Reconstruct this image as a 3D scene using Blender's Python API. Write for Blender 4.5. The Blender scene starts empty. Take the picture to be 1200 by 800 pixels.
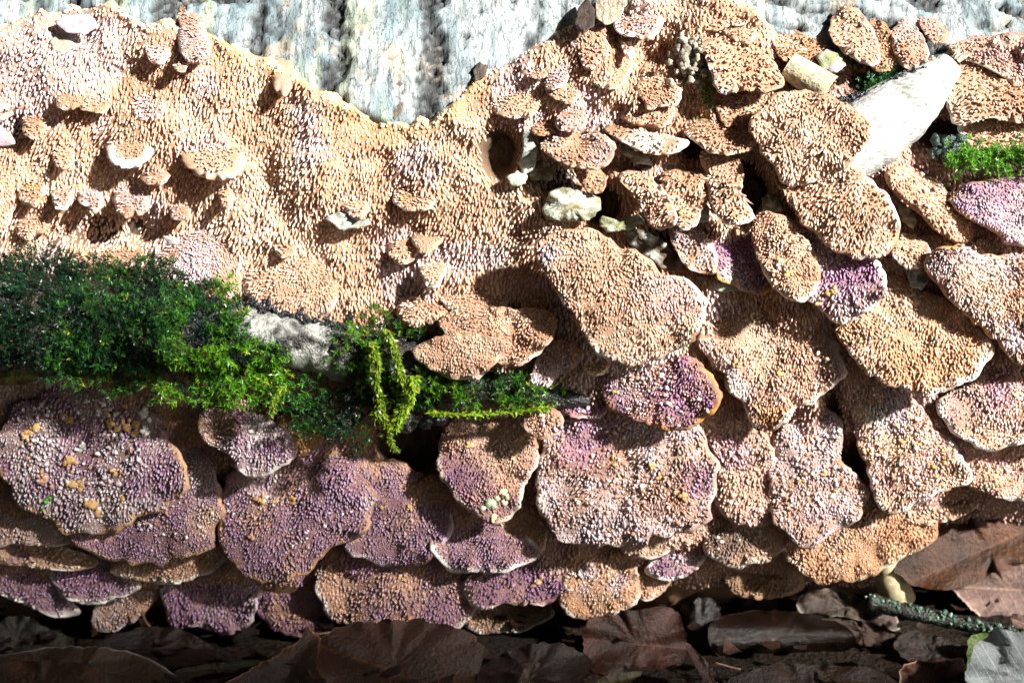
import bpy, math, random
import numpy as np

# ------------------------------------------------------------------ camera, sky, sun, exposure
scene = bpy.context.scene
col = scene.collection
U = 0.00025                       # metres per photograph pixel at the subject
D0 = 0.55                         # distance camera - subject
K = U / D0
PITCH = math.radians(15)
ZT = 0.095                        # height of the aim point above the ground
WV = np.array([0, math.cos(PITCH), -math.sin(PITCH)])
VV = np.array([0, math.sin(PITCH), math.cos(PITCH)])
UV = np.array([1.0, 0, 0])
CAM = np.array([0, 0, ZT]) - D0 * WV

cam_data = bpy.data.cameras.new('camera')
cam = bpy.data.objects.new('camera', cam_data)
col.objects.link(cam)
cam.location = CAM
cam.rotation_euler = (math.pi / 2 - PITCH, 0, 0)
cam_data.sensor_width = 36
cam_data.lens = 36 * D0 / (1200 * U)
cam_data.clip_start = 0.01
cam_data.clip_end = 500
cam_data.dof.use_dof = True
cam_data.dof.focus_distance = 0.53
cam_data.dof.aperture_fstop = 14
scene.camera = cam

SUN = np.array([0.66, -0.54, 0.52]); SUN /= np.linalg.norm(SUN)
world = bpy.data.worlds.new('World'); scene.world = world; world.use_nodes = True
wn = world.node_tree
sky = wn.nodes.new('ShaderNodeTexSky'); sky.sky_type = 'NISHITA'; sky.sun_disc = False
sky.sun_elevation = math.asin(SUN[2]); sky.sun_rotation = math.atan2(SUN[0], SUN[1])
bg = wn.nodes['Background']; bg.inputs['Strength'].default_value = 0.05
wn.links.new(sky.outputs[0], bg.inputs[0])
sd = bpy.data.lights.new('sun', 'SUN'); sd.energy = 5.0; sd.angle = math.radians(3.0); sd.color = (1, 0.96, 0.9)
sun = bpy.data.objects.new('sun', sd); col.objects.link(sun)
from mathutils import Vector
sun.rotation_euler = Vector(SUN).to_track_quat('Z', 'Y').to_euler()
sun.location = (1, -1, 1.5)
scene.view_settings.view_transform = 'Standard'
scene.view_settings.look = 'None'
scene.view_settings.gamma = 1
scene.view_settings.exposure = 1.8
scene.view_settings.use_curve_mapping = False

scene.cycles.max_bounces = 5
scene.cycles.diffuse_bounces = 3
rng = np.random.default_rng(7)

# ------------------------------------------------------------------ noise
def _hash(ix, iy, seed):
    n = (ix.astype(np.int64) * 374761393 + iy.astype(np.int64) * 668265263 + seed * 1442695041) & 0xffffffff
    n = ((n ^ (n >> 13)) * 1274126177) & 0xffffffff
    n = ((n ^ (n >> 16)) * 2246822519) & 0xffffffff
    return ((n ^ (n >> 15)) & 0xffff) / 65535.0
def noise(x, y, sc, seed=0):
    x = np.asarray(x, float) / sc; y = np.asarray(y, float) / sc
    ix = np.floor(x); iy = np.floor(y); fx = x - ix; fy = y - iy
    fx = fx * fx * (3 - 2 * fx); fy = fy * fy * (3 - 2 * fy)
    a = _hash(ix, iy, seed); b = _hash(ix + 1, iy, seed); c = _hash(ix, iy + 1, seed); d = _hash(ix + 1, iy + 1, seed)
    return (a + (b - a) * fx + (c - a) * fy + (a - b - c + d) * fx * fy) * 2 - 1
def fbm(x, y, sc, seed=0, oct=3):
    t = 0; amp = 1; tot = 0
    for o in range(oct):
        t = t + amp * noise(x, y, sc / 2 ** o, seed + 17 * o); tot += amp; amp *= .5
    return t / tot
def sstep(a, b, x):
    t = np.clip((x - a) / (b - a), 0, 1); return t * t * (3 - 2 * t)
def mix(a, b, t):
    t = np.asarray(t)[..., None]; return np.asarray(a) * (1 - t) + np.asarray(b) * t

# ------------------------------------------------------------------ from photograph pixels to the place
R_LOG = 0.14
LOG_Y, LOG_Z = R_LOG, ZT + 0.005
def P(px, py, h):                 # h: height towards the camera, in units of U, above the reference depth
    px = np.asarray(px, float); py = np.asarray(py, float); h = np.asarray(h, float)
    d = D0 - h * U
    return CAM + d[..., None] * (WV + ((px - 600) * K)[..., None] * UV + ((400 - py) * K)[..., None] * VV)
def W(px, py):                    # height of the log surface
    b = (400 - np.asarray(py, float)) * K
    ry = WV[1] + b * VV[1]; rz = WV[2] + b * VV[2]
    oy = CAM[1] - LOG_Y; oz = CAM[2] - LOG_Z
    A = ry * ry + rz * rz; B = ry * oy + rz * oz; Cc = oy * oy + oz * oz - R_LOG ** 2
    d = (-B - np.sqrt(np.maximum(B * B - A * Cc, 0))) / A
    return (D0 - d) / U + 0 * np.asarray(px, float)
def Wc(px, py):                   # the body of fused fungus below hangs a little off the log
    py = np.asarray(py, float)
    w0 = W(px, np.minimum(py, 500))
    return w0 - 0.42 * np.maximum(py - 500, 0) + 5 * fbm(px, py, 260, 3)
def G(px, py, z=0.0):             # height of the ground plane
    b = (400 - np.asarray(py, float)) * K
    d = (z - CAM[2]) / (WV[2] + b * VV[2])
    return (D0 - d) / U + 0 * np.asarray(px, float)

# ------------------------------------------------------------------ mesh helpers
def build(name, V, F, pig=None, mat=None, parent=None, luv=None, smooth=True):
    V = np.asarray(V, np.float32)
    if parent is not None: V = V - np.array(parent.location, np.float32)
    me = bpy.data.meshes.new(name)
    Fs = [np.asarray(f, np.int32) for f in (F if isinstance(F, list) else [F]) if len(f)]
    loops = np.concatenate([f.ravel() for f in Fs])
    tot = np.concatenate([np.full(len(f), f.shape[1], np.int32) for f in Fs])
    start = np.concatenate([[0], np.cumsum(tot)[:-1]]).astype(np.int32)
    me.vertices.add(len(V)); me.vertices.foreach_set('co', V.ravel())
    me.loops.add(len(loops)); me.loops.foreach_set('vertex_index', loops)
    me.polygons.add(len(tot)); me.polygons.foreach_set('loop_start', start)
    me.update(calc_edges=True)
    if smooth: me.polygons.foreach_set('use_smooth', np.ones(len(tot), bool))
    if pig is not None:
        at = me.attributes.new('pig', 'FLOAT_COLOR', 'POINT')
        c = np.ones((len(V), 4), np.float32); c[:, :3] = np.clip(pig, 0, 1); at.data.foreach_set('color', c.ravel())
    if luv is not None:
        at = me.attributes.new('luv', 'FLOAT_VECTOR', 'POINT')
        c = np.zeros((len(V), 3), np.float32); c[:, :luv.shape[1]] = luv; at.data.foreach_set('vector', c.ravel())
    if mat is not None: me.materials.append(mat)
    o = bpy.data.objects.new(name, me); col.objects.link(o)
    if parent is not None: o.parent = parent
    return o
def empty(name, loc, label, cat, group=None):
    o = bpy.data.objects.new(name, None); col.objects.link(o)
    o.empty_display_size = 0.005
    o.location = [float(v) for v in loc]
    tag(o, label, cat, group); return o
def tag(o, label, cat, group=None):
    o['label'] = label; o['category'] = cat
    if group: o['group'] = group
    return o
def grid_faces(n, m, closed=False):   # n rows, m columns
    i = np.arange(n - 1)[:, None]; mm = m if closed else m - 1
    j = np.arange(mm)[None, :]; j2 = (j + 1) % m
    return np.stack([i * m + j, i * m + j2, (i + 1) * m + j2, (i + 1) * m + j], -1).reshape(-1, 4)
def tube(path, radii, n=16, bump=0.0, seed=0, capends=True):
    path = np.asarray(path, float); radii = np.asarray(radii, float)
    T = np.gradient(path, axis=0); T /= np.linalg.norm(T, axis=1)[:, None]
    ref = np.array([0.05, -1, 0.1]); A = np.cross(T, ref); A /= np.linalg.norm(A, axis=1)[:, None]
    B = np.cross(T, A)
    th = np.linspace(0, 2 * np.pi, n, endpoint=False)
    rad = radii[:, None] * (1 + bump * fbm(np.arange(len(path))[:, None] * 6.0 * min(1, 110 / len(path)) + 0 * th, th[None, :] * 9 + 0 * radii[:, None], 11, seed))
    V = path[:, None] + rad[..., None] * (np.cos(th)[None, :, None] * A[:, None] + np.sin(th)[None, :, None] * B[:, None])
    V = V.reshape(-1, 3); F = [grid_faces(len(path), n, True)]
    if capends:
        k = len(V); V = np.vstack([V, path[:1], path[-1:]])
        j = np.arange(n); j2 = (j + 1) % n; b0 = (len(path) - 1) * n
        F.append(np.stack([j2, j, np.full(n, k)], -1)); F.append(np.stack([b0 + j, b0 + j2, np.full(n, k + 1)], -1))
    return V, F
def spline(pts, n):
    pts = np.asarray(pts, float); m = len(pts)
    q = np.vstack([2 * pts[0] - pts[1], pts, 2 * pts[-1] - pts[-2]])
    t = np.linspace(0, m - 1 - 1e-9, n); i = t.astype(int); f = (t - i)[:, None]
    a, b, c, d = q[i], q[i + 1], q[i + 2], q[i + 3]
    return .5 * (2 * b + (c - a) * f + (2 * a - 5 * b + 4 * c - d) * f ** 2 + (3 * b - a - 3 * c + d) * f ** 3)
def closed_spline(pts, k=8):
    pts = np.asarray(pts, float); out = []
    n = len(pts); f = np.linspace(0, 1, k, endpoint=False)[:, None]
    for i in range(n):
        a, b, c, d = pts[i - 1], pts[i], pts[(i + 1) % n], pts[(i + 2) % n]
        out.append(.5 * (2 * b + (c - a) * f + (2 * a - 5 * b + 4 * c - d) * f ** 2 + (3 * b - a - 3 * c + d) * f ** 3))
    return np.vstack(out)

# ------------------------------------------------------------------ materials
def new_mat(name):
    m = bpy.data.materials.new(name); m.use_nodes = True
    nt = m.node_tree; return m, nt, nt.nodes['Principled BSDF']
def nd(nt, t, **kw):
    n = nt.nodes.new(t)
    for k, v in kw.items():
        if k in n.inputs: n.inputs[k].default_value = v
        else: setattr(n, k, v)
    return n
def pig_mat(name, rough=.75, spec=.3, nsc=900, namp=.35, bump=0.0, bsc=1500, bdist=.0004, sss=0, nsc2=120, namp2=.25, trans=0, stretch=None, cracks=False):
    m, nt, b = new_mat(name); L = nt.links.new
    at = nd(nt, 'ShaderNodeAttribute', attribute_name='pig')
    geo = nd(nt, 'ShaderNodeNewGeometry')
    def nz(sc):
        n = nd(nt, 'ShaderNodeTexNoise', Scale=sc, Detail=4.0)
        if stretch:
            mm = nd(nt, 'ShaderNodeVectorMath', operation='MULTIPLY'); mm.inputs[1].default_value = stretch; L(geo.outputs['Position'], mm.inputs[0]); L(mm.outputs[0], n.inputs['Vector'])
        else: L(geo.outputs['Position'], n.inputs['Vector'])
        return n
    cur = at.outputs['Color']
    for sc, amp in ((nsc, namp), (nsc2, namp2)):
        n = nz(sc)
        mr = nd(nt, 'ShaderNodeMapRange'); mr.inputs['From Min'].default_value = .3; mr.inputs['From Max'].default_value = .7
        mr.inputs['To Min'].default_value = 1 - amp; mr.inputs['To Max'].default_value = 1 + amp
        L(n.outputs['Fac'], mr.inputs['Value'])
        vm = nd(nt, 'ShaderNodeVectorMath', operation='SCALE'); L(cur, vm.inputs[0]); L(mr.outputs[0], vm.inputs['Scale'])
        cur = vm.outputs[0]
    if cracks:
        for csc, cst, cw in ((330, (1.0, .16, .16), .022), (700, (1.0, .4, .4), .03)):
            n = nd(nt, 'ShaderNodeTexNoise', Scale=csc, Detail=3.0)
            mm = nd(nt, 'ShaderNodeVectorMath', operation='MULTIPLY'); mm.inputs[1].default_value = cst
            L(geo.outputs['Position'], mm.inputs[0]); L(mm.outputs[0], n.inputs['Vector'])
            sb = nd(nt, 'ShaderNodeMath', operation='SUBTRACT'); L(n.outputs['Fac'], sb.inputs[0]); sb.inputs[1].default_value = .47
            ab = nd(nt, 'ShaderNodeMath', operation='ABSOLUTE'); L(sb.outputs[0], ab.inputs[0])
            mr = nd(nt, 'ShaderNodeMapRange'); mr.inputs['From Max'].default_value = cw; mr.inputs['To Min'].default_value = .3; mr.inputs['To Max'].default_value = 1.0
            L(ab.outputs[0], mr.inputs['Value'])
            vm = nd(nt, 'ShaderNodeVectorMath', operation='SCALE'); L(cur, vm.inputs[0]); L(mr.outputs[0], vm.inputs['Scale']); cur = vm.outputs[0]
    L(cur, b.inputs['Base Color'])
    b.inputs['Roughness'].default_value = rough; b.inputs['Specular IOR Level'].default_value = spec
    if sss:
        b.inputs['Subsurface Weight'].default_value = sss; b.inputs['Subsurface Scale'].default_value = .0006
    if bump:
        n = nz(bsc); bp = nd(nt, 'ShaderNodeBump', Strength=bump, Distance=bdist)
        L(n.outputs['Fac'], bp.inputs['Height']); L(bp.outputs[0], b.inputs['Normal'])
    if trans:
        b.inputs['Transmission Weight'].default_value = 0
        tr = nd(nt, 'ShaderNodeBsdfTranslucent'); L(cur, tr.inputs['Color'])
        ms = nd(nt, 'ShaderNodeMixShader', Fac=trans); L(b.outputs[0], ms.inputs[1]); L(tr.outputs[0], ms.inputs[2])
        L(ms.outputs[0], nt.nodes['Material Output'].inputs['Surface'])
    return m
M_FUN = pig_mat('fungus_tissue', .7, .25, 1400, .22, .5, 2600, .0003, nsc2=90, namp2=.15)
M_TOOTH = pig_mat('fungus_teeth', .42, .5, 1500, .25, 0, nsc2=140, namp2=.15)
M_BARK = pig_mat('bark', .7, .3, 900, .2, .45, 900, .0008, nsc2=200, namp2=.12, stretch=(1.0, .3, .3), cracks=True)
M_WET = pig_mat('wet_bark', .28, .5, 900, .5, .9, 1500, .0008, nsc2=200, namp2=.4)
M_MOSS = pig_mat('moss', .32, .5, 1300, .4, 0, nsc2=70, namp2=.45, trans=.25)
M_WOOD = pig_mat('pale_wood', .6, .3, 1100, .4, .8, 1100, .0008, nsc2=180, namp2=.4, stretch=(.5, 1, .8))
M_WOODS = pig_mat('added_shade_trees', .7, .3, 8, .3, 0, nsc2=2, namp2=.3)
M_PALE = pig_mat('peeled_wood', .55, .3, 700, .1, .3, 900, .0005, nsc2=110, namp2=.14)
M_SOIL = pig_mat('soil', .9, .2, 500, .5, 1, 500, .003, nsc2=40, namp2=.4)

def leaf_mat(name, rough, spec=.4, vein=1.9, trans=.0):
    m, nt, b = new_mat(name); L = nt.links.new
    at = nd(nt, 'ShaderNodeAttribute', attribute_name='pig'); lu = nd(nt, 'ShaderNodeAttribute', attribute_name='luv')
    geo = nd(nt, 'ShaderNodeNewGeometry')
    sx = nd(nt, 'ShaderNodeSeparateXYZ'); L(lu.outputs['Vector'], sx.inputs[0])
    def M(op, a, bb=None, c=None):
        n = nd(nt, 'ShaderNodeMath', operation=op)
        for i, v in enumerate((a, bb, c)):
            if v is None: continue
            if isinstance(v, (int, float)): n.inputs[i].default_value = v
            else: L(v, n.inputs[i])
        return n.outputs[0]
    av = M('ABSOLUTE', sx.outputs[1])
    mid = M('LESS_THAN', av, .022)
    ph = M('FRACT', M('SUBTRACT', M('MULTIPLY', sx.outputs[0], 5.0), M('MULTIPLY', av, 3.2)))
    side = M('LESS_THAN', ph, .06)
    v = M('MAXIMUM', mid, side)
    n1 = nd(nt, 'ShaderNodeTexNoise', Scale=700.0, Detail=6.0, Roughness=.65); L(geo.outputs['Position'], n1.inputs['Vector'])
    n2 = nd(nt, 'ShaderNodeTexNoise', Scale=70.0, Detail=4.0); L(geo.outputs['Position'], n2.inputs['Vector'])
    f = M('MULTIPLY', M('MULTIPLY_ADD', n1.outputs['Fac'], 1.3, .35), M('MULTIPLY_ADD', n2.outputs['Fac'], 1.8, .1))
    f = M('MULTIPLY', f, M('MULTIPLY_ADD', v, vein - 1, 1.0))
    vm = nd(nt, 'ShaderNodeVectorMath', operation='SCALE'); L(at.outputs['Color'], vm.inputs[0]); L(f, vm.inputs['Scale'])
    L(vm.outputs[0], b.inputs['Base Color'])
    b.inputs['Roughness'].default_value = rough; b.inputs['Specular IOR Level'].default_value = spec
    bp = nd(nt, 'ShaderNodeBump', Strength=1.0, Distance=.0009)
    L(M('ADD', n1.outputs['Fac'], M('MULTIPLY', v, .6)), bp.inputs['Height']); L(bp.outputs[0], b.inputs['Normal'])
    return m
M_LEAF = leaf_mat('dry_leaf', .45, .5)
M_LEAFW = leaf_mat('wet_leaf', .25, .6, 1.6)

# ------------------------------------------------------------------ fungus colours (pigment of the tissue)
TAN = np.array([.435, .245, .160]); LTAN = np.array([.57, .395, .285]); PUR = np.array([.195, .088, .185]); LAV = np.array([.52, .425, .46])
ORG = np.array([.44, .21, .045]); WHT = np.array([.80, .76, .73]); CRM = np.array([.66, .55, .38]); BRN = np.array([.25, .14, .07]); PNK = np.array([.55, .34, .33])
GRW = np.array([.62, .66, .60])
PRE = {
    'tan': (TAN, LTAN, .0, 40), 'ltan': (LTAN, TAN, -.15, 40), 'pink': (TAN, LAV, .0, 45), 'lav': (LAV, TAN, .0, 45),
    'purple': (PUR, TAN, -.32, 38), 'purptan': (PUR, TAN, .02, 40), 'crumb': (PUR, LAV * .75, .0, 26), 'ochre': (TAN * .8 + ORG * .35, LTAN, -.1, 35),
    'pur2': (PUR * 1.25, LAV, -.15, 40), 'pinkw': (PNK, LTAN, .1, 40),
}
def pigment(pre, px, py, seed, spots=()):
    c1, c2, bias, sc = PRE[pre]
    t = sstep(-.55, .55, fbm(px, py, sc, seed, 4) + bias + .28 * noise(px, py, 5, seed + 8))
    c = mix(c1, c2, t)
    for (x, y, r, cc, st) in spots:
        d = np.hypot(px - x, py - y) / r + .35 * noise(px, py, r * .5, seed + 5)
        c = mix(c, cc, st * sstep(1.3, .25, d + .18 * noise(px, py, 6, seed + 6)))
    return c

# ------------------------------------------------------------------ teeth
def teeth_geo(base, n, g, length, wid, hei, ang, colr, droop, tipc=1.12, sides=4, jit=.14):
    """base (N,3), n normals, g downhill tangents; all sizes in metres."""
    N = len(base)
    d = n * np.cos(droop)[:, None] + g * np.sin(droop)[:, None]
    d += rng.normal(0, jit, (N, 3)); d /= np.linalg.norm(d, axis=1)[:, None]
    e1 = np.cross(n, g); e1 /= np.linalg.norm(e1, axis=1)[:, None] + 1e-9
    ca, sa = np.cos(ang)[:, None], np.sin(ang)[:, None]
    a = (e1 * ca + g * sa); bvec = (-e1 * sa + g * ca)          # a: thin side, b: long side
    th = np.linspace(0, 2 * np.pi, sides, endpoint=False)
    prof = [(-.35, 1.0), (.45, .96), (.85, .62)]
    rings = []
    for z, r in prof:
        rr = r * (1 + rng.normal(0, .08, (N, sides)))
        rings.append(base[:, None] + (d * length[:, None] * z)[:, None] +
                     rr[..., None] * (np.cos(th)[None, :, None] * (a * wid[:, None])[:, None] + np.sin(th)[None, :, None] * (bvec * hei[:, None])[:, None]))
    tip = (base + d * length[:, None])[:, None]
    V = np.concatenate(rings + [tip], 1)                        # N, 3*sides+1, 3
    m = V.shape[1]
    j = np.arange(sides); j2 = (j + 1) % sides
    q = np.concatenate([np.stack([k * sides + j, k * sides + j2, (k + 1) * sides + j2, (k + 1) * sides + j], -1) for k in range(2)])
    t = np.stack([2 * sides + j, 2 * sides + j2, np.full(sides, 3 * sides)], -1)
    off = (np.arange(N) * m)[:, None, None]
    Q = (q[None] + off).reshape(-1, 4); T = (t[None] + off).reshape(-1, 3)
    C = np.repeat(colr[:, None], m, 1)
    C[:, 2 * sides:] = mix(C[:, 2 * sides:], np.array([.74, .68, .73]), np.full((N, sides + 1), np.clip((tipc - 1) * .8, 0, .5)))  # naturally pale tips, whitened further to paint in their frosty highlights
    return V.reshape(-1, 3), [Q, T], C.reshape(-1, 3)
def frame(px, py, hf):
    p0 = P(px, py, hf(px, py)); p1 = P(px + 2, py, hf(px + 2, py)); p2 = P(px, py + 2, hf(px, py + 2))
    n = np.cross(p2 - p0, p1 - p0); n /= np.linalg.norm(n, axis=1)[:, None]
    s = np.sign(-(n @ WV)); n *= s[:, None]
    g = np.array([0, 0, -1.0]) - n * (n @ np.array([0, 0, -1.0]))[:, None]
    g /= np.linalg.norm(g, axis=1)[:, None] + 1e-9
    return p0, n, g
def hexgrid(x0, x1, y0, y1, sx, sy, jit=.42):
    ys = np.arange(y0, y1, sy); xs = np.arange(x0, x1, sx)
    X, Y = np.meshgrid(xs, ys); X = X + (np.arange(len(ys)) % 2)[:, None] * sx / 2
    X = X + rng.uniform(-jit, jit, X.shape) * sx; Y = Y + rng.uniform(-jit, jit, X.shape) * sy
    return X.ravel(), Y.ravel()

# ------------------------------------------------------------------ lumps (crumbs, scabs)
def ico():
    t = (1 + 5 ** .5) / 2
    v = np.array([(-1, t, 0), (1, t, 0), (-1, -t, 0), (1, -t, 0), (0, -1, t), (0, 1, t), (0, -1, -t), (0, 1, -t), (t, 0, -1), (t, 0, 1), (-t, 0, -1), (-t, 0, 1)], float)
    f = [(0, 11, 5), (0, 5, 1), (0, 1, 7), (0, 7, 10), (0, 10, 11), (1, 5, 9), (5, 11, 4), (11, 10, 2), (10, 7, 6), (7, 1, 8), (3, 9, 4), (3, 4, 2), (3, 2, 6), (3, 6, 8), (3, 8, 9), (4, 9, 5), (2, 4, 11), (6, 2, 10), (8, 6, 7), (9, 8, 1)]
    v = list(v / np.linalg.norm(v[0])); cache = {}; nf = []
    def midp(a, b):
        k = (min(a, b), max(a, b))
        if k not in cache:
            m = v[a] + v[b]; v.append(m / np.linalg.norm(m)); cache[k] = len(v) - 1
        return cache[k]
    for a, b, c in f:
        x, y, z = midp(a, b), midp(b, c), midp(c, a); nf += [(a, x, z), (b, y, x), (c, z, y), (x, y, z)]
    return np.array(v), np.array(nf)
ICO_V, ICO_F = ico()
ICO_C = np.array([f for f in [(0, 11, 5), (0, 5, 1), (0, 1, 7), (0, 7, 10), (0, 10, 11), (1, 5, 9), (5, 11, 4), (11, 10, 2), (10, 7, 6), (7, 1, 8), (3, 9, 4), (3, 4, 2), (3, 2, 6), (3, 6, 8), (3, 8, 9), (4, 9, 5), (2, 4, 11), (6, 2, 10), (8, 6, 7), (9, 8, 1)]])
def lumps_geo(base, n, rad, colr, flat=.7, coarse=False):
    ICO_V, ICO_F = (globals()['ICO_V'][:12], ICO_C) if coarse else (globals()['ICO_V'], globals()['ICO_F'])
    N = len(base); m = len(ICO_V)
    jit = 1 + rng.uniform(-.38, .38, (N, m, 1))
    sc = rng.uniform(.6, 1.35, (N, 1, 3))
    off = ICO_V[None] * jit * sc * rad[:, None, None]
    if n is not None: off = off - n[:, None] * (off * n[:, None]).sum(-1, keepdims=True) * .45
    V = base[:, None] + off
    F = (ICO_F[None] + (np.arange(N) * m)[:, None, None]).reshape(-1, 3)
    return V.reshape(-1, 3), F, np.repeat(colr, m, 0)

# ------------------------------------------------------------------ bracket fungus builder
CAPS = []      # for clearing crust teeth behind brackets
class Shape:
    def __init__(s, outline, center=None, nth=96, rag=.045, seed=0, sharp=False):
        o = closed_spline(outline)
        if sharp:
            q = np.array(outline, float); f = np.linspace(0, 1, 10, endpoint=False)[:, None]
            o = np.vstack([q[i] * (1 - f) + q[(i + 1) % len(q)] * f for i in range(len(q))])
        if center is None:
            x, y = o[:, 0], o[:, 1]; x2, y2 = np.roll(x, -1), np.roll(y, -1); cr = x * y2 - x2 * y; A = cr.sum() / 2
            center = (((x + x2) * cr).sum() / 6 / A, ((y + y2) * cr).sum() / 6 / A)
        s.c = np.array(center); d = o - s.c
        th = np.arctan2(d[:, 1], d[:, 0]); r = np.hypot(d[:, 0], d[:, 1]); k = np.argsort(th)
        s.th = np.linspace(-np.pi, np.pi, nth, endpoint=False)
        s.R = np.interp(s.th, th[k], r[k], period=2 * np.pi)
        lx = np.cos(s.th) * s.R; ly = np.sin(s.th) * s.R
        s.R = s.R + rag * s.R.mean() * 2.2 * fbm(lx + 300, ly + 77, 16, seed) + .075 * s.R.mean() * fbm(lx + 50, ly, 34, seed + 12) + 1.2 * noise(lx, ly, 4, seed + 9)
        s.lo = o.min(0); s.hi = o.max(0); s.seed = seed
    def s_of(s, px, py):
        dx = px - s.c[0]; dy = py - s.c[1]
        R = np.interp(np.arctan2(dy, dx), s.th, s.R, period=2 * np.pi)
        r = np.hypot(dx, dy); return r / R, (R - r)

def bracket(label, outline, a, b, pre='tan', rim=None, thick=8, bulge=1, wave=13, d=(0, 1), center=None, spots=(), teeth=True,
            sp=(3.15, 4.5), tl=3.6, tw=1.1, th=2.2, crumbs=0, crumbcol=None, crumbr=(1.2, 3.4), scabs=(), seed=None, name='bracket_fungus', cat='bracket fungus',
            group=None, wall=Wc, droop=.55, rimw=.93, sag=1.0, backc=None, tipc=1.1, dens=1.0, free=False):
    seed = seed if seed is not None else (abs(hash(label.__len__() * 7919 + int(outline[0][0]) * 31 + int(outline[0][1]))) % 9999)
    S = Shape(outline, center, seed=seed, nth=96 if max(np.ptp(np.array(outline), axis=0)) > 60 else 56)
    kz = .72 if group is None or 'bright' not in group else .62
    if b - a > 15 and not free: a = a - 40; sag = .62
    a = kz * a + 8; b = kz * b + 8
    dv = np.array(d, float); dv /= np.linalg.norm(dv)
    pr = np.cos(S.th) * S.R * dv[0] + np.sin(S.th) * S.R * dv[1]; lo, hi = pr.min(), pr.max()
    sc_w = max(40, .5 * (hi - lo))
    ruf = min(10., .16 * (hi - lo))
    def hmid(px, py):
        t = np.clip(((px - S.c[0]) * dv[0] + (py - S.c[1]) * dv[1] - lo) / (hi - lo), -.1, 1.1)
        t = np.where(t > 0, np.abs(t) ** sag, t)
        s, _ = S.s_of(px, py)
        return wall(px, py) + a + (b - a) * t + bulge * (1 - np.clip(s, 0, 1.1) ** 2) + wave * fbm(px, py, sc_w, seed + 3) + .4 * wave * fbm(px, py, 20, seed + 4) + ruf * np.clip(s, 0, 1.1) ** 4 * noise(4.2 * np.cos(np.arctan2(py - S.c[1], px - S.c[0])), 4.2 * np.sin(np.arctan2(py - S.c[1], px - S.c[0])), 1, seed + 13)
    def hfront(px, py):
        s, e = S.s_of(px, py)
        er = thick * .55
        k = np.clip(1 - e / er, 0, 1)
        return hmid(px, py) - thick * .5 * (1 - np.sqrt(np.maximum(1 - k * k, 0)))
    sr = np.array([.15, .32, .5, .66, .79, .88, .94, .98, 1.0])
    sb = np.array([.98, .92, .75, .4])
    V = [np.array([[S.c[0], S.c[1]]])]
    rr = np.concatenate([sr, sb])
    PX = (S.c[0] + rr[:, None] * np.cos(S.th) * S.R); PY = (S.c[1] + rr[:, None] * np.sin(S.th) * S.R)
    H = np.zeros_like(PX); ns = len(sr)
    hm = hmid(PX, PY); e = (1 - rr)[:, None] * S.R; k = np.clip(1 - e / (thick * .55), 0, 1)
    cv = thick * .5 * (1 - np.sqrt(np.maximum(1 - k * k, 0)))
    H[:ns] = (hm - cv)[:ns]; H[ns:] = (hm - thick + cv)[ns:]
    X = np.concatenate([[S.c[0]], PX.ravel(), [S.c[0]]]); Y = np.concatenate([[S.c[1]], PY.ravel(), [S.c[1]]])
    Hh = np.concatenate([hmid(S.c[:1], S.c[1:]), H.ravel(), hmid(S.c[:1], S.c[1:]) - thick])
    VV3 = P(X, Y, Hh)
    n = len(S.th); F4 = grid_faces(len(rr), n, True) + 1
    j = np.arange(n); j2 = (j + 1) % n; last = 1 + (len(rr) - 1) * n
    F3 = np.concatenate([np.stack([j + 1, j2 + 1, np.zeros(n, int)], -1), np.stack([last + j2, last + j, np.full(n, len(X) - 1)], -1)])
    pc = mix(pigment(pre, X, Y, seed, spots) * .7, BRN, np.full(len(X), .45))
    svals = np.concatenate([[0], np.repeat(rr, n), [0]]); isback = np.concatenate([[False], np.repeat(np.arange(len(rr)) >= ns, n), [True]])
    rc = (LTAN * .55 + WHT * .45) if rim is None else (LTAN * .55 + WHT * .45 if rim is LTAN else rim)
    patch = np.clip(.5 + 1.1 * noise(X, Y, 18, seed + 2), 0, 1)
    lipw = sstep(.25, .6, ((X - S.c[0]) * dv[0] + (Y - S.c[1]) * dv[1] - lo) / (hi - lo))
    pc = mix(pc, rc, sstep(rimw - .03, rimw + .04, svals) * patch * lipw)
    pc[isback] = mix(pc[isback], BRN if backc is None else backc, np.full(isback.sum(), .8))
    rootd = S.c - dv * (hi - lo) * .45
    base = P(rootd[0], rootd[1], wall(rootd[0], rootd[1]))
    root = empty(name, base, label, cat, group)
    build('cap', VV3, [F4[:, ::-1], F3], pc, M_FUN, root)
    fr = lambda x, y: hfront(x, y)
    if teeth:
        kt = .84 + .26 * ((seed * 7919) % 100) / 100; sp = (sp[0] * kt, sp[1] * kt); tw *= kt; th *= kt; tl *= kt
        x, y = hexgrid(S.lo[0], S.hi[0], S.lo[1], S.hi[1], *sp)
        s, e = S.s_of(x, y)
        keep = ((s < (1 if rimw > .9 else rimw + .03)) | ((x - S.c[0]) * dv[0] + (y - S.c[1]) * dv[1] < lo + .4 * (hi - lo))) & (s < 1) & (e > np.where((x - S.c[0]) * dv[0] + (y - S.c[1]) * dv[1] > lo + .4 * (hi - lo), 3.0 + 1.5 * noise(x, y, 9, seed + 14), .8)); x, y, s, e = x[keep], y[keep], s[keep], e[keep]
        f = sstep(0.5, 9, e) * .5 + .5
        f = f * rng.uniform(.55, 1.35, len(x)) * (1 + .3 * fbm(x, y, 18, seed + 7)) * (1 - .6 * sstep(.25, .5, fbm(x, y, 28, seed + 20)))
        p0, nn, g = frame(x, y, fr)
        cc = pigment(pre, x, y, seed, spots) * (1 + rng.normal(0, .16, (len(x), 1)))
        cc = cc * (1 + .13 * np.sin(s * 19 + 2.5 * fbm(x, y, 40, seed + 15)))[:, None]
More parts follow.
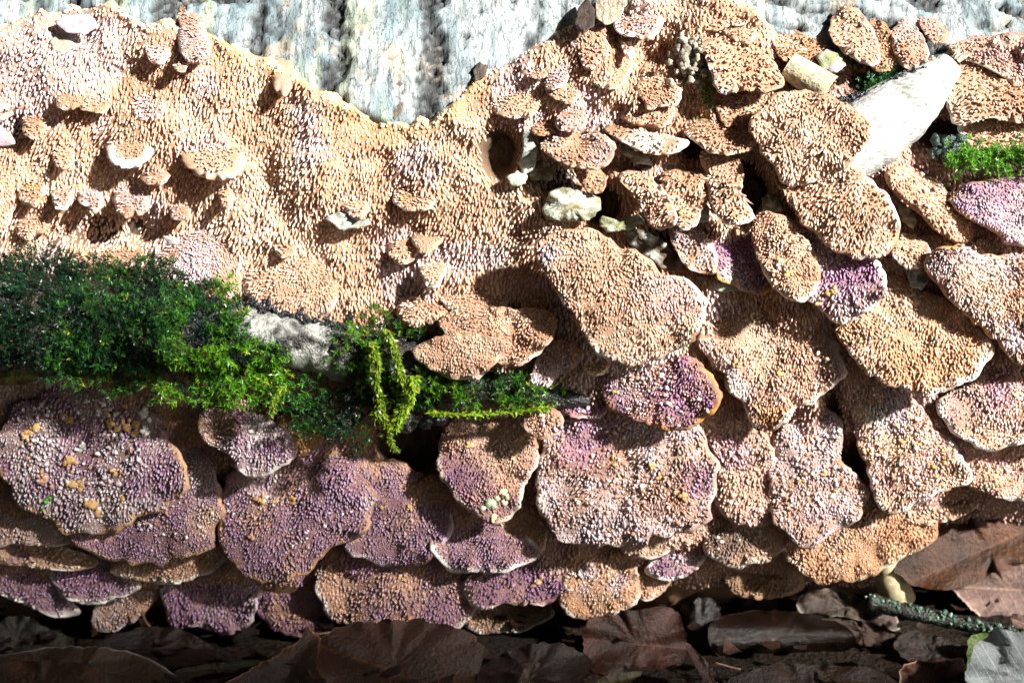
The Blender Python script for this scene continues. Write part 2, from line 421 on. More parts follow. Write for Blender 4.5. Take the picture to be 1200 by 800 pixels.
        rimf = sstep(9, 2, e) * np.clip(.5 + 1.1 * noise(x, y, 18, seed + 2), 0, 1)
        rimf = rimf * sstep(.25, .6, ((x - S.c[0]) * dv[0] + (y - S.c[1]) * dv[1] - lo) / (hi - lo))
        cc = mix(cc, rc, rimf)
        ang = rng.normal(0, .35, len(x)) + 1.0 * noise(x, y, 16, seed + 1)
        ff = .55 + .45 * f
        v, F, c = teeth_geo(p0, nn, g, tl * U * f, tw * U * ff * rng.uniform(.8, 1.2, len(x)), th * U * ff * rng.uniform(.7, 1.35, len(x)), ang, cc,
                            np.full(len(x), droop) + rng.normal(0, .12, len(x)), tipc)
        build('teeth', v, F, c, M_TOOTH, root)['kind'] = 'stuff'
    if crumbs:
        nc = max(1, crumbs // 4)
        pts = []
        for _ in range(nc):
            q = rng.uniform(.05, .8) ** .6; t0 = rng.uniform(-np.pi, np.pi); R = np.interp(t0, S.th, S.R, period=2 * np.pi)
            c0 = S.c + q * R * np.array([np.cos(t0), np.sin(t0)])
            for _ in range(rng.integers(3, 10)): pts.append(c0 + rng.normal(0, 7, 2))
        pts = np.array(pts); s, _ = S.s_of(pts[:, 0], pts[:, 1]); pts = pts[s < .92]
        p0, nn, g = frame(pts[:, 0], pts[:, 1], fr)
        rad = rng.uniform(crumbr[0], crumbr[1], len(pts)) * U * rng.uniform(.6, 1, len(pts))
        pal = np.array(crumbcol if crumbcol is not None else [WHT * .9, LAV, LAV, LTAN, TAN])
        cc = pal[rng.integers(0, len(pal), len(pts))] * rng.uniform(.85, 1.1, (len(pts), 1))
        v, F, c = lumps_geo(p0 + nn * (rad * .5)[:, None] + nn * .0006, nn, rad, cc, coarse=True)
        build('crumbs', v, F, c, M_FUN, root)['kind'] = 'stuff'
    for (x, y, r, cc) in scabs:
        k = max(3, int(r * .7)); q = rng.normal(0, r * .42, (k, 2)) + (x, y)
        p0, nn, g = frame(q[:, 0], q[:, 1], fr)
        rad = rng.uniform(.3, .5, k) * r * U
        v, F, c = lumps_geo(p0 + nn * (tl * .7 * U), nn, rad, np.tile(cc, (k, 1)) * rng.uniform(.8, 1.15, (k, 1)))
        build('scab', v, F, c, M_FUN, root)
    CAPS.append((S, hmid))
    return root

TOP = np.array([(-400, 20), (-200, 0), (-100, 12), (0, 26), (40, 15), (70, 5), (130, 2), (170, 25), (230, 25), (270, 50), (300, 62), (330, 75), (365, 97), (400, 115), (440, 135), (480, 143), (510, 136), (530, 120), (555, 85), (590, 70), (620, 55), (650, 35), (670, 22), (700, 6), (760, -8), (840, -12), (880, 5), (905, 30), (960, 60), (1000, 72), (1100, 66), (1130, 50), (1210, 40), (1400, 40), (1600, 50)], float)
# ------------------------------------------------------------------ ground
gx = np.sinh(np.linspace(-7.2, 7.2, 161)) * .12
GX, GY = np.meshgrid(gx, gx - .02)
GZ = .004 * fbm(GX, GY, .05, 11) + np.minimum(.02 * np.hypot(GX, GY), .5) * fbm(GX, GY, 6.0, 12) * (np.hypot(GX, GY) > 1.2) - .003
gpig = mix(np.array([.012, .008, .005]), np.array([.028, .018, .011]), sstep(-.5, .5, fbm(GX, GY, .03, 14))).reshape(-1, 3)
gr = build('ground', np.stack([GX, GY, GZ], -1).reshape(-1, 3), grid_faces(161, 161), gpig, M_SOIL)
gr['kind'] = 'structure'

# ------------------------------------------------------------------ fallen log
LOG_LABEL = 'pale bluish white barked fallen log behind all the fungi'
log = empty('fallen_log', (0, LOG_Y, 0), LOG_LABEL, 'log')
def log_disp(u, v):               # u along the log, v around it (units of U); returns height, dark amount
    wob = 9 * fbm(u, v, 55, 21) + 5 * noise(u, v, 14, 22)
    dark = np.zeros_like(u)
    for x0, wd, st in ((-395, 7, .6), (-300, 11, 1.1), (-275, 5, .6), (-208, 15, 1.5), (-196, 5, 1.2), (-130, 4, .3), (-98, 16, 1.5), (-110, 5, 1.2), (22, 9, .8), (60, 4, .4), (95, 12, .9), (-480, 8, .7), (-560, 12, .8), (-700, 10, .9), (-820, 12, 1), (700, 10, .7)):
        dark = np.maximum(dark, st * np.exp(-((u + wob - x0) / wd) ** 2) * np.clip(.8 + 1.3 * fbm(u, v, 20, 23), 0, 1))
    right = sstep(230, 300, u)
    q = v + .32 * (u - 300) + 14 * fbm(u, v, 70, 27)
    dd = sstep(.05, .4, fbm(u * .28, q, 17, 24)) * .9
    dark = dark * (1 - right) + right * np.maximum(dark, dd)
    spots = sstep(.42, .62, fbm(u, v * 1.2, 19, 29)) * .8
    left = sstep(-250, -330, u)
    blot = sstep(.05, .35, fbm(u, v, 34, 30)) * .85 * (.25 + .75 * left)
    dark = np.clip(np.maximum(np.maximum(dark, spots * .7), blot), 0, 1)
    fine = fbm(u * 2.2, v * .35, 9, 33)
    crack = sstep(.32, .5, np.abs(fbm(u * 1.5, v * .45, 30, 34)) * -1 + .42) * .0
    dark = np.clip(dark * (1 + .5 * noise(u, v, 4, 35)), 0, 1)
    hgt = 1.2 * fine + 7 * fbm(u, v, 150, 25) + 1.8 * fbm(u * 1.6, v * .5, 14, 26) - 12 * dark + 4 * noise(u, v, 8, 28) * dark
    return hgt, dark
xs = np.concatenate([np.linspace(-.95, -.21, 60, endpoint=False), np.arange(-.20, .20, .001), np.linspace(.21, .95, 60)])
ph = np.concatenate([np.linspace(-np.pi, .3, 70, endpoint=False), np.arange(.3, 1.1, .0062), np.linspace(1.25, np.pi, 40)])
PHI, XS = np.meshgrid(ph, xs, indexing='ij')
u_ = XS / U; v_ = R_LOG * PHI / U
hh, dk = log_disp(u_, v_)
seam = sstep(np.pi, 2.6, np.abs(PHI))
rad = R_LOG + (hh * seam - 3) * U
LV0 = np.stack([XS, LOG_Y - rad * np.cos(PHI), LOG_Z + rad * np.sin(PHI)], -1)
rel = LV0 - CAM; dd_ = rel @ WV; ppx = 600 + rel @ UV / dd_ / K; ppy = 400 - rel @ VV / dd_ / K
under = sstep(2, 16, ppy - np.interp(ppx, TOP[:, 0], TOP[:, 1])) * sstep(-1.2, -1.0, PHI) * (PHI < 1.2) * sstep(-290, -200, ppx) * sstep(1490, 1400, ppx)   # rotten wood where the fungus has eaten the bark
rad = rad - 26 * U * under
LV = np.stack([XS, LOG_Y - rad * np.cos(PHI), LOG_Z + rad * np.sin(PHI)], -1)
pale = mix(np.array([.13, .18, .20]), np.array([.27, .305, .315]), sstep(-.3, .4, fbm(u_ * 1.4, v_ * .4, 40, 31)))
pale = mix(pale, np.array([.36, .42, .27]), .55 * sstep(.1, .5, fbm(u_ * 1.6, v_ * .35, 34, 32)) * sstep(-60, -200, u_))
pale = mix(pale, np.array([.50, .36, .22]), .45 * sstep(.25, .55, fbm(u_, v_, 30, 36)))
lp = mix(pale, np.array([.030, .032, .034]), np.clip(dk * 1.15, 0, 1))
lp = mix(lp, np.array([.060, .042, .026]), under)
build('bark', LV.reshape(-1, 3), grid_faces(len(ph), len(xs)), lp.reshape(-1, 3), M_BARK, log)
def logp(px, py, lift=0.0):
    return P(px, py, W(px, py) + lift)
for sx in (-1, 1):
    th = np.linspace(0, 2 * np.pi, 48, endpoint=False); rr = np.linspace(.06, 1, 14)
    A = rr[:, None] * (R_LOG - .001)
    V = np.stack([np.full((14, 48), sx * (.949)) + .004 * noise(rr[:, None] * 40 + 0 * th, th[None] * 9 + 0 * A, 3, 5), LOG_Y + A * np.cos(th), LOG_Z + A * np.sin(th)], -1)
    ringc = mix(np.array([.38, .27, .16]), np.array([.22, .14, .08]), .5 + .5 * np.sin(rr[:, None] * 90 + 0 * th))
    build('cut_end', V.reshape(-1, 3), grid_faces(14, 48, True), ringc.reshape(-1, 3), M_WOOD, log)

def slab(name, poly, lift, thick, c, parent, mat, tilt=(0, 0), seed=0, wall=W, bulge=.5, wave=3):
    """a small thick flake with an outline given on the photograph, lying on the log"""
    S = Shape(poly, nth=48, seed=seed, rag=.02, sharp=True)
    rr = np.array([.25, .5, .75, .93, 1.0, 1.0, .8, .4])
    PX = S.c[0] + rr[:, None] * np.cos(S.th) * S.R; PY = S.c[1] + rr[:, None] * np.sin(S.th) * S.R
    H = wall(PX, PY) + lift + tilt[0] * (PX - S.c[0]) + tilt[1] * (PY - S.c[1]) + bulge * (1 - rr[:, None] ** 2) + wave * fbm(PX, PY, 14, seed + 4)
    H[5:] -= thick; H[4] -= thick * .25
    X = np.concatenate([[S.c[0]], PX.ravel(), [S.c[0]]]); Y = np.concatenate([[S.c[1]], PY.ravel(), [S.c[1]]])
    hc = wall(S.c[0], S.c[1]) + lift + bulge + wave * float(fbm(S.c[0], S.c[1], 14, seed + 4))
    Hh = np.concatenate([[hc], H.ravel(), [hc - thick - bulge]])
    n = 48; j = np.arange(n); j2 = (j + 1) % n; last = 1 + 7 * n
    F3 = np.concatenate([np.stack([j + 1, j2 + 1, np.zeros(n, int)], -1), np.stack([last + j2, last + j, np.full(n, len(X) - 1)], -1)])
    cc = np.tile(np.array(c), (len(X), 1)) if np.ndim(c) == 1 else c(X, Y)
    return build(name, P(X, Y, Hh), [grid_faces(8, n, True)[:, ::-1] + 1, F3], cc, mat, parent)
WB = np.array([.46, .48, .47]); DB = np.array([.06, .045, .035])
slab('bark_flake', [(441, 95), (458, 92), (476, 95), (472, 130), (462, 142), (445, 128)], -3, 4, np.array([.10, .075, .055]), log, M_BARK, (0, 0), 2)
slab('bark_flake', [(697, -4), (732, -8), (735, 5), (728, 20), (710, 30), (698, 22)], 16, 4, np.array([.30, .25, .19]), log, M_BARK, (0, .3), 4)
slab('bark_flake', [(555, 82), (562, 73), (572, 78), (570, 90), (556, 96)], 5, 4, DB, log, M_BARK, (0, .1), 6)
# dark pointed shard sticking up above the crust
S_ = [(672, 30), (678, 10), (688, -4), (698, 12), (697, 32), (685, 40)]
o = slab('bark_shard', S_, 34, 9, np.array([.045, .032, .026]), None, M_BARK, (0, .5), 14)
tag(o, 'dark pointed bark shard standing against the white bark', 'bark shard')
# ------------------------------------------------------------------ trees added around the clearing (out of view: they keep the open sky off the log's front)
wr_ = np.random.default_rng(5)
wV, wQ, wC, wo = [], [], [], 0
for i in range(34):
    az = math.radians((wr_.uniform(-205, -64) if i % 4 else wr_.uniform(-14, 25))); dist = wr_.uniform(2.6, 8.0)
    x0, y0 = dist * math.cos(az), dist * math.sin(az)
    hgt = wr_.uniform(6, 12)
    pth = np.stack([np.full(8, x0) + np.cumsum(wr_.normal(0, .08, 8)), np.full(8, y0) + np.cumsum(wr_.normal(0, .08, 8)), np.linspace(-.1, hgt, 8)], -1)
    v, F = tube(pth, np.linspace(.18, .04, 8) * hgt / 9, 10, .2, i)
    wV.append(v); wQ.append(F[0] + wo); wC.append(np.tile([.06, .045, .035], (len(v), 1))); wo += len(v)
    n = 1600
    d = wr_.normal(0, 1, (n, 3)); d /= np.linalg.norm(d, axis=1)[:, None]; rad = wr_.uniform(.35, 1, n) ** .6
    lump = 1 + .35 * fbm(d[:, 0] * 10 + i * 50, d[:, 1] * 10 + d[:, 2] * 7, 6, i)
    c0 = np.array([x0, y0, hgt * .58]) + d * (rad * lump)[:, None] * np.array([2.7, 2.7, hgt * .47])
    keep = (c0[:, 2] > .3) & (np.linalg.norm(c0[:, :2], axis=1) > 1.3)
    off = c0 - (c0 @ SUN)[:, None] * SUN
    keep &= np.linalg.norm(off, axis=1) > 1.1
    c0 = c0[keep]; n = len(c0)
    a = wr_.normal(0, 1, (n, 3)); a /= np.linalg.norm(a, axis=1)[:, None]; b = np.cross(a, wr_.normal(0, 1, (n, 3))); b /= np.linalg.norm(b, axis=1)[:, None]
    s1 = wr_.uniform(.21, .4, n)[:, None]
    v = np.stack([c0 - a * s1, c0 - b * s1 * .55, c0 + a * s1, c0 + b * s1 * .55], 1).reshape(-1, 3)
    wV.append(v); wQ.append(np.arange(n * 4).reshape(-1, 4) + wo); wo += len(v)
    wC.append(np.repeat(mix(np.array([.035, .07, .018]), np.array([.07, .11, .03]), wr_.uniform(0, 1, n)), 4, 0))
# an unseen leafy bough added between the sun and the foot of the log: it softens the light low down
bx = wr_.uniform(-700, 1900, 7400); by = wr_.uniform(-200, 1300, 7400)
dens = np.clip(.7 * sstep(640, 800, by) * (1 - .55 * sstep(650, 1100, bx)) + .36 * sstep(760, 60, bx) * sstep(360, 600, by), 0, 1) * sstep(1320, 1000, by)
sel = wr_.uniform(0, 1, 7400) < dens; bx, by = bx[sel], by[sel]; n = len(bx)
c0 = P(bx, by, np.full(n, -40.)) + SUN * wr_.uniform(1.7, 2.7, n)[:, None]
a = wr_.normal(0, 1, (n, 3)); a /= np.linalg.norm(a, axis=1)[:, None]; b = np.cross(a, wr_.normal(0, 1, (n, 3))); b /= np.linalg.norm(b, axis=1)[:, None]
s1 = wr_.uniform(.010, .018, n)[:, None]
v = np.stack([c0 - a * s1, c0 - b * s1 * .6, c0 + a * s1, c0 + b * s1 * .6], 1).reshape(-1, 3)
wV.append(v); wQ.append(np.arange(n * 4).reshape(-1, 4) + wo); wo += len(v)
wC.append(np.repeat(mix(np.array([.035, .07, .018]), np.array([.07, .11, .03]), wr_.uniform(0, 1, n)), 4, 0))
bp_ = np.array([P(b0, b1, -40.) + SUN * 2.2 for b0, b1 in ((2600, 1250), (1500, 1000), (700, 850), (-300, 700))])
v, F = tube(spline(bp_, 20), np.linspace(.012, .004, 20), 8, .2, 3)
wV.append(v); wQ.append(F[0] + wo); wC.append(np.tile([.06, .045, .035], (len(v), 1))); wo += len(v)
o = build('added_shade_trees', np.vstack(wV), np.vstack(wQ), np.vstack(wC), M_WOODS)
o['kind'] = 'stuff'; tag(o, 'unseen green trees and bough added to block sky and sun', 'added_shade_trees')
# ------------------------------------------------------------------ bracket fungi, traced and shingled (roots on the log, lips hanging out)
OS = .40 * np.array([.9, .45, .1]) + .1
SC = np.array([.47, .29, .12])
B = bracket
GU = 'brackets at the top edge by the bark'; GR = 'overlapping brackets on the bright end'; GM = 'brackets below the mossy branch'; GL = 'purple brackets in the bottom tiers'; GC = 'brackets around the cavities'
SP = dict(droop=.8, sp=(3.3, 4.9), tl=5.4, tw=1.15, th=2.0)
# top edge
B('pink fan bracket against the bark, left of the brown wedge bracket', [(976, 18), (990, 8), (1005, 12), (1020, 30), (1031, 58), (1029, 75), (1015, 77), (995, 67), (978, 52), (972, 34)], 25, 55, 'pinkw', LAV, group=GU, d=(.3, 1), sp=(3.3, 4.5), droop=.7)
B('brown shaded wedge bracket tucked behind the pink fan bracket', [(1018, 22), (1036, 28), (1050, 50), (1052, 78), (1036, 86), (1022, 80), (1015, 50)], 5, 20, 'tan', TAN, group=GU, spots=[(1035, 55, 60, BRN * 1.3, .8)])
B('lilac folded bracket with a brown flank above the white branch', [(1046, 36), (1062, 20), (1078, 38), (1090, 58), (1084, 74), (1062, 82), (1050, 64)], 22, 46, 'lav', LAV, group=GU, spots=[(1068, 68, 24, TAN, .9)], droop=.7)
B('tiny pinkish bracket with a dark lip touching the grey bark', [(1074, 20), (1094, 21), (1108, 33), (1112, 46), (1098, 52), (1084, 42)], 14, 34, 'pinkw', BRN, group=GU)
B('mauve sheet bracket running along the bark above the branch tip', [(1108, 56), (1140, 44), (1180, 40), (1262, 38), (1275, 92), (1205, 104), (1160, 82), (1130, 68)], 10, 30, 'pinkw', LTAN, group=GU, spots=[(1190, 60, 30, PUR, .5)])
B('pale frilly bracket to the right of the white branch end', [(1108, 92), (1130, 72), (1150, 75), (1182, 96), (1262, 100), (1270, 140), (1200, 146), (1160, 138), (1125, 148), (1110, 128)], 25, 60, 'ltan', LTAN, group=GU, wave=14, d=(-.2, 1), **SP)
B('pale ruffled bracket directly above the bright green moss tuft', [(1122, 148), (1150, 132), (1200, 128), (1262, 126), (1265, 172), (1190, 176), (1150, 178), (1134, 168)], 10, 44, 'ltan', WHT, group=GU, wave=12, **SP)
B('small brown bracket beside the curled bark tube, under the bark', [(905, 40), (930, 36), (960, 42), (974, 58), (965, 76), (940, 80), (912, 66)], 0, 22, 'tan', TAN, group=GU, spots=[(940, 60, 40, BRN * 1.4, .7)], **SP)
B('rounded tan bracket with a bluish rim above the shaded bracket', [(820, 56), (832, 45), (852, 41), (880, 50), (905, 72), (918, 95), (902, 110), (870, 108), (842, 112), (834, 88)], 40, 70, 'ltan', LAV, group=GU, d=(-.1, 1), wave=4, **SP)
B('shaded brown bracket between the bluish rimmed cap and the forked cap', [(842, 104), (870, 100), (905, 104), (912, 125), (900, 145), (872, 152), (846, 146), (838, 125)], 20, 44, 'tan', TAN, group=GU, **SP)
# big forked cap
B('large pale forked cap in front of the white branch', [(880, 146), (895, 122), (918, 108), (960, 108), (1000, 124), (1020, 145), (1017, 168), (1003, 188), (985, 205), (950, 215), (920, 212), (898, 185)], 100, 98, 'ltan', LTAN, bulge=3, group=GR, d=(-.2, 1), **SP)
B('broad pale tongue hanging below the forked cap', [(908, 190), (935, 180), (985, 188), (1010, 203), (1036, 226), (1053, 255), (1056, 280), (1040, 299), (1006, 304), (975, 291), (945, 266), (921, 240)], 88, 122, 'ltan', LTAN, bulge=3, wave=13, group=GR, d=(.35, 1), **SP)
B('tan shelf joining the cavity brackets to the forked cap', [(800, 152), (828, 138), (860, 150), (888, 160), (878, 177), (850, 181), (824, 172)], 40, 74, 'tan', LTAN, group=GC, **SP)
B('purple flushed bracket right beneath the broad pale tongue', [(930, 262), (948, 262), (980, 285), (1012, 300), (1031, 308), (1038, 330), (1030, 352), (1006, 371), (985, 379), (958, 362), (930, 335), (922, 295)], 62, 104, 'pink', WHT, group=GR, d=(.3, 1), spots=[(1000, 318, 46, PUR * 1.35, .95), (960, 290, 30, LAV, .8)], scabs=[(975, 340, 7, SC), (957, 352, 6, SC)])
B('crumbly tan lobe overlapping the purple flushed bracket', [(882, 262), (900, 246), (925, 256), (946, 280), (960, 312), (958, 340), (942, 353), (920, 350), (900, 331), (886, 300)], 76, 116, 'tan', LTAN, group=GR, d=(.3, 1), crumbs=30, crumbcol=[LTAN, TAN, WHT * .9], scabs=[(916, 305, 7, SC), (925, 322, 6, SC)])
B('small white rimmed cap between the pale tongue and the brown edged slab', [(1046, 286), (1060, 271), (1080, 280), (1089, 295), (1081, 311), (1062, 314), (1048, 302)], 64, 92, 'ltan', WHT, group=GR, rimw=.8)
B('widest golden tan cap, smooth, on the bright end', [(1034, 318), (1060, 326), (1090, 343), (1120, 358), (1146, 380), (1164, 402), (1157, 422), (1141, 441), (1116, 456), (1080, 461), (1045, 451), (1015, 436), (995, 416), (982, 390), (986, 370), (1010, 350)], 62, 112, 'ochre', WHT, group=GR, bulge=3, d=(.2, 1), sp=(3.0, 4.2), droop=.7)
B('long slab bracket with a thick brown left edge', [(1079, 312), (1092, 298), (1120, 288), (1160, 298), (1262, 316), (1270, 410), (1200, 424), (1170, 408), (1148, 388), (1120, 360), (1100, 336)], 70, 112, 'lav', np.array([.45, .25, .09]), thick=26, bulge=4, group=GR, d=(-.7, .7), spots=[(1150, 340, 40, LTAN, .8)], crumbs=30, crumbcol=[LTAN, WHT], tl=5.5)
B('narrow ridge bracket with crumbs, beneath the bright green moss', [(1038, 206), (1058, 195), (1090, 208), (1120, 233), (1146, 260), (1142, 280), (1126, 286), (1100, 271), (1075, 251), (1050, 229)], 40, 78, 'tan', np.array([.42, .24, .11]), thick=26, group=GR, d=(-.7, .7), crumbs=42, crumbcol=[LTAN, WHT, LTAN])
B('purple topped slab bracket below the bright green moss at the frame edge', [(1110, 236), (1126, 218), (1160, 211), (1262, 206), (1268, 290), (1195, 290), (1160, 272), (1130, 252)], 34, 64, 'pur2', np.array([.40, .25, .13]), thick=26, group=GR, d=(-.6, .8))
B('crumbly pinkish sheet behind the ridge bracket and the long slab', [(1085, 272), (1130, 282), (1180, 280), (1262, 276), (1268, 340), (1180, 340), (1120, 320), (1088, 304)], 22, 44, 'pinkw', LTAN, group=GR, crumbs=60, crumbcol=[LTAN, TAN, WHT])
B('half shaded tan cap left of the widest golden cap', [(819, 388), (834, 358), (862, 346), (900, 352), (942, 372), (976, 388), (990, 424), (985, 441), (965, 456), (941, 476), (925, 496), (900, 504), (880, 500), (868, 474), (844, 440), (825, 414)], 20, 88, 'pink', LTAN, bulge=3, wave=13, group=GR, d=(.1, 1), spots=[(890, 410, 46, LTAN, .7), (895, 498, 26, ORG, .7)], crumbs=40, crumbcol=[LTAN, LTAN, WHT], scabs=[(862, 425, 6, SC), (915, 435, 6, SC)], droop=.7)
# around the cavities
B('oval cap with a cream right edge near the dark hollow', [(633, 172), (648, 158), (672, 149), (698, 155), (722, 168), (720, 184), (703, 198), (680, 197), (655, 191)], 44, 78, 'pink', CRM, group=GC, rimw=.86, d=(.25, 1))
B('brown lobe under the oval cap, against the dark hole', [(672, 192), (698, 194), (710, 205), (709, 222), (697, 228), (682, 218)], 30, 52, 'tan', TAN, group=GC)
B('small lilac lobe over the oval cap', [(650, 140), (662, 127), (682, 130), (688, 146), (674, 155), (655, 152)], 36, 56, 'lav', LAV, group=GC)
B('fringed white lipped shelf between two dark gaps', [(708, 152), (730, 143), (760, 152), (790, 160), (808, 166), (796, 179), (768, 183), (744, 174), (722, 162)], 24, 60, 'tan', WHT, group=GC, spots=[(755, 163, 24, WHT, .9)], rimw=.8, **SP)
B('arching tan bracket roofing the round black hole', [(722, 206), (738, 199), (758, 206), (778, 222), (792, 245), (794, 262), (776, 270), (762, 264), (750, 244), (738, 226)], 50, 78, 'ltan', LAV, group=GC, d=(.6, 1), **SP)
B('lumpy tan bracket to the right of the arching bracket', [(775, 206), (798, 198), (820, 200), (828, 220), (824, 246), (812, 268), (794, 266), (784, 240)], 42, 66, 'ltan', LTAN, group=GC, scabs=[(799, 253, 5, SC)], **SP)
B('upright tan bracket beside the shaded recess under the shelf', [(820, 176), (838, 168), (862, 178), (872, 205), (868, 232), (884, 240), (880, 257), (852, 262), (838, 246), (828, 216)], 46, 76, 'tan', LTAN, group=GC, d=(.3, 1), **SP)
B('low lumpy bracket below the arching bracket', [(785, 264), (812, 266), (832, 282), (842, 306), (836, 322), (812, 318), (793, 300)], 32, 58, 'pink', LTAN, group=GC)
B('purple grey cap with an orange lip beside the crumbly tan lobe', [(828, 274), (850, 260), (882, 268), (902, 300), (908, 332), (892, 344), (862, 336), (836, 320)], 18, 52, 'pur2', ORG, group=GC, rimw=.88, spots=[(862, 326, 24, WHT, .6)])
# large smooth cap
B('large smooth tan cap in the middle casting a shadow on the spiny crust', free=True, outline=[(626, 290), (640, 276), (668, 272), (695, 268), (722, 284), (752, 300), (782, 318), (806, 326), (823, 345), (829, 366), (821, 386), (800, 406), (775, 419), (745, 429), (715, 421), (690, 401), (670, 376), (654, 350), (639, 320)], a=84, b=128, pre='ltan', rim=WHT, bulge=3, wave=13, group=GM, sp=(3.0, 4.2), spots=[(785, 340, 40, PNK, .8), (640, 296, 16, LAV, .8)], droop=.7)
B('spiny tan shelf on the moss, behind the flat pale disc', [(515, 376), (548, 359), (590, 359), (630, 361), (648, 372), (646, 396), (630, 416), (606, 429), (585, 426), (560, 412), (530, 402)], 62, 102, 'tan', LTAN, group=GM)
B('flat pale disc resting on the moss', free=True, outline=[(483, 412), (503, 400), (530, 391), (560, 389), (588, 397), (590, 410), (577, 430), (557, 446), (530, 444), (500, 429)], a=100, b=122, pre='ltan', rim=LTAN, group=GM, sp=(3.0, 3.6), tl=2.6, tw=1.15, th=1.5, bulge=5, wave=3)
B('small tan lobe between the spiny shelf and the large smooth cap', [(636, 406), (664, 397), (681, 410), (676, 427), (656, 441), (641, 454), (620, 451), (624, 430)], 50, 76, 'pink', LTAN, group=GM)
B('tiny shelf with a cream edge in the shadow under the large smooth cap', [(682, 424), (700, 415), (715, 424), (712, 435), (698, 441), (684, 436)], 40, 60, 'tan', CRM, group=GM, rimw=.75, seed=50)
B('crumbly violet bracket with an orange lip under the large smooth cap', [(700, 442), (715, 426), (745, 430), (790, 414), (816, 420), (836, 440), (846, 464), (832, 486), (802, 504), (770, 502), (738, 494), (712, 472)], 34, 104, 'purptan', ORG, rimw=.88, group=GM, d=(.4, 1), spots=[(780, 465, 34, PUR * 1.3, .8), (735, 445, 26, LAV, .6)], crumbs=90, scabs=[(720, 460, 5, SC)])
B('broad crumb covered cap below the orange lipped bracket', [(630, 520), (640, 490), (664, 474), (700, 465), (740, 476), (790, 486), (822, 500), (839, 530), (843, 570), (836, 600), (812, 622), (772, 631), (735, 638), (700, 636), (665, 635), (641, 620), (628, 590)], 26, 98, 'pink', LTAN, bulge=3, wave=22, group=GM, spots=[(690, 520, 40, PUR * 1.2, .8), (820, 565, 26, PUR * 1.3, .7), (700, 470, 60, PUR, .5)], crumbs=190, scabs=[(765, 545, 8, SC), (770, 560, 7, SC), (718, 540, 6, SC), (795, 580, 7, SC)])
B('dark crumbly shoulder in shade beside the tiny cream edged shelf', [(650, 452), (672, 434), (700, 440), (715, 462), (706, 486), (675, 490), (652, 478)], 14, 46, 'purple', LAV, group=GM, crumbs=40, crumbcol=[LAV, LTAN, PUR * 1.5])
B('knobbly knob between the two pale caps under the moss', [(611, 488), (626, 476), (648, 478), (661, 492), (655, 508), (634, 516), (616, 506)], 80, 104, 'pink', LTAN, group=GM, crumbs=16, bulge=3, crumbcol=[LTAN, TAN, LAV])
B('mauve and tan cap with a green spot at its foot', [(518, 506), (536, 487), (575, 482), (606, 488), (624, 502), (628, 536), (618, 565), (602, 600), (578, 614), (556, 605), (535, 589), (518, 560), (512, 530)], 34, 92, 'purptan', LTAN, group=GM, spots=[(575, 520, 50, LTAN, .7), (525, 560, 34, PUR, .6)], scabs=[(548, 522, 6, SC), (575, 592, 9, np.array([.42, .52, .34])), (578, 606, 7, np.array([.52, .52, .30])), (590, 578, 9, CRM)])
B('ochre bit of cap squeezed under the mauve and tan cap', [(585, 590), (610, 570), (634, 590), (642, 625), (636, 644), (612, 640), (590, 622)], 18, 50, 'ochre', LTAN, group=GM)
# right of the broad cap
B('rosy cap strip running down beside the broad crumb covered cap', [(818, 480), (850, 470), (880, 498), (905, 520), (912, 570), (905, 610), (860, 615), (838, 590), (842, 545), (826, 510)], 30, 70, 'pinkw', LTAN, group=GR, spots=[(850, 530, 36, PUR * 1.5, .6)], crumbs=30, crumbcol=[LTAN, WHT, TAN])
B('cap with dark bristly lower corner above the leaf litter', [(830, 600), (850, 570), (890, 550), (920, 580), (938, 616), (926, 640), (905, 656), (880, 663), (850, 663), (830, 650), (823, 624)], 26, 62, 'tan', LTAN, group=GR, spots=[(850, 635, 36, np.array([.13, .085, .07]), .95)], crumbs=20, crumbcol=[WHT, LTAN], d=(-.2, 1))  # dark corner spot paints in the shade lying there
B('white crumbed cap left of the long dark cleft', [(922, 496), (948, 474), (972, 478), (986, 500), (990, 535), (1008, 560), (1019, 582), (1002, 610), (970, 628), (945, 641), (925, 632), (905, 600), (900, 560), (906, 522)], 36, 86, 'pink', LAV, group=GR, spots=[(975, 595, 30, LAV, .8), (960, 500, 26, LAV, .8)], crumbs=130, crumbcol=[WHT, LTAN, TAN, LAV], scabs=[(938, 560, 6, SC), (965, 555, 6, SC)])
B('ochre fan cap hanging lowest above the dry leaves', [(917, 650), (925, 615), (960, 590), (1010, 580), (1055, 585), (1085, 598), (1099, 612), (1091, 636), (1060, 656), (1030, 673), (1000, 684), (960, 683), (935, 671)], 20, 72, 'ochre', CRM, group=GR, bulge=3, sp=(3.0, 4.1), spots=[(930, 660, 14, WHT, .4)])
B('pink crumbly cap right of the long dark cleft', [(995, 490), (1002, 455), (1034, 448), (1062, 460), (1082, 480), (1094, 505), (1112, 512), (1132, 540), (1136, 566), (1102, 577), (1076, 592), (1050, 600), (1030, 592), (1019, 560), (1008, 525)], 30, 88, 'pinkw', WHT, group=GR, spots=[(1050, 475, 30, LAV, 1), (1025, 490, 16, WHT, .8)], crumbs=150, crumbcol=[TAN, SC * 1.3, LTAN, WHT], scabs=[(1060, 520, 6, SC), (1090, 545, 6, SC), (1108, 540, 6, SC)])
B('smooth pink cap under the brown edged slab', [(1094, 470), (1130, 452), (1168, 424), (1262, 416), (1268, 508), (1188, 526), (1160, 530), (1130, 516), (1106, 496)], 34, 82, 'pinkw', WHT, group=GR, d=(.1, 1), spots=[(1170, 455, 24, PUR * 1.4, .5)], crumbs=24, crumbcol=[TAN, SC * 1.2, LTAN])
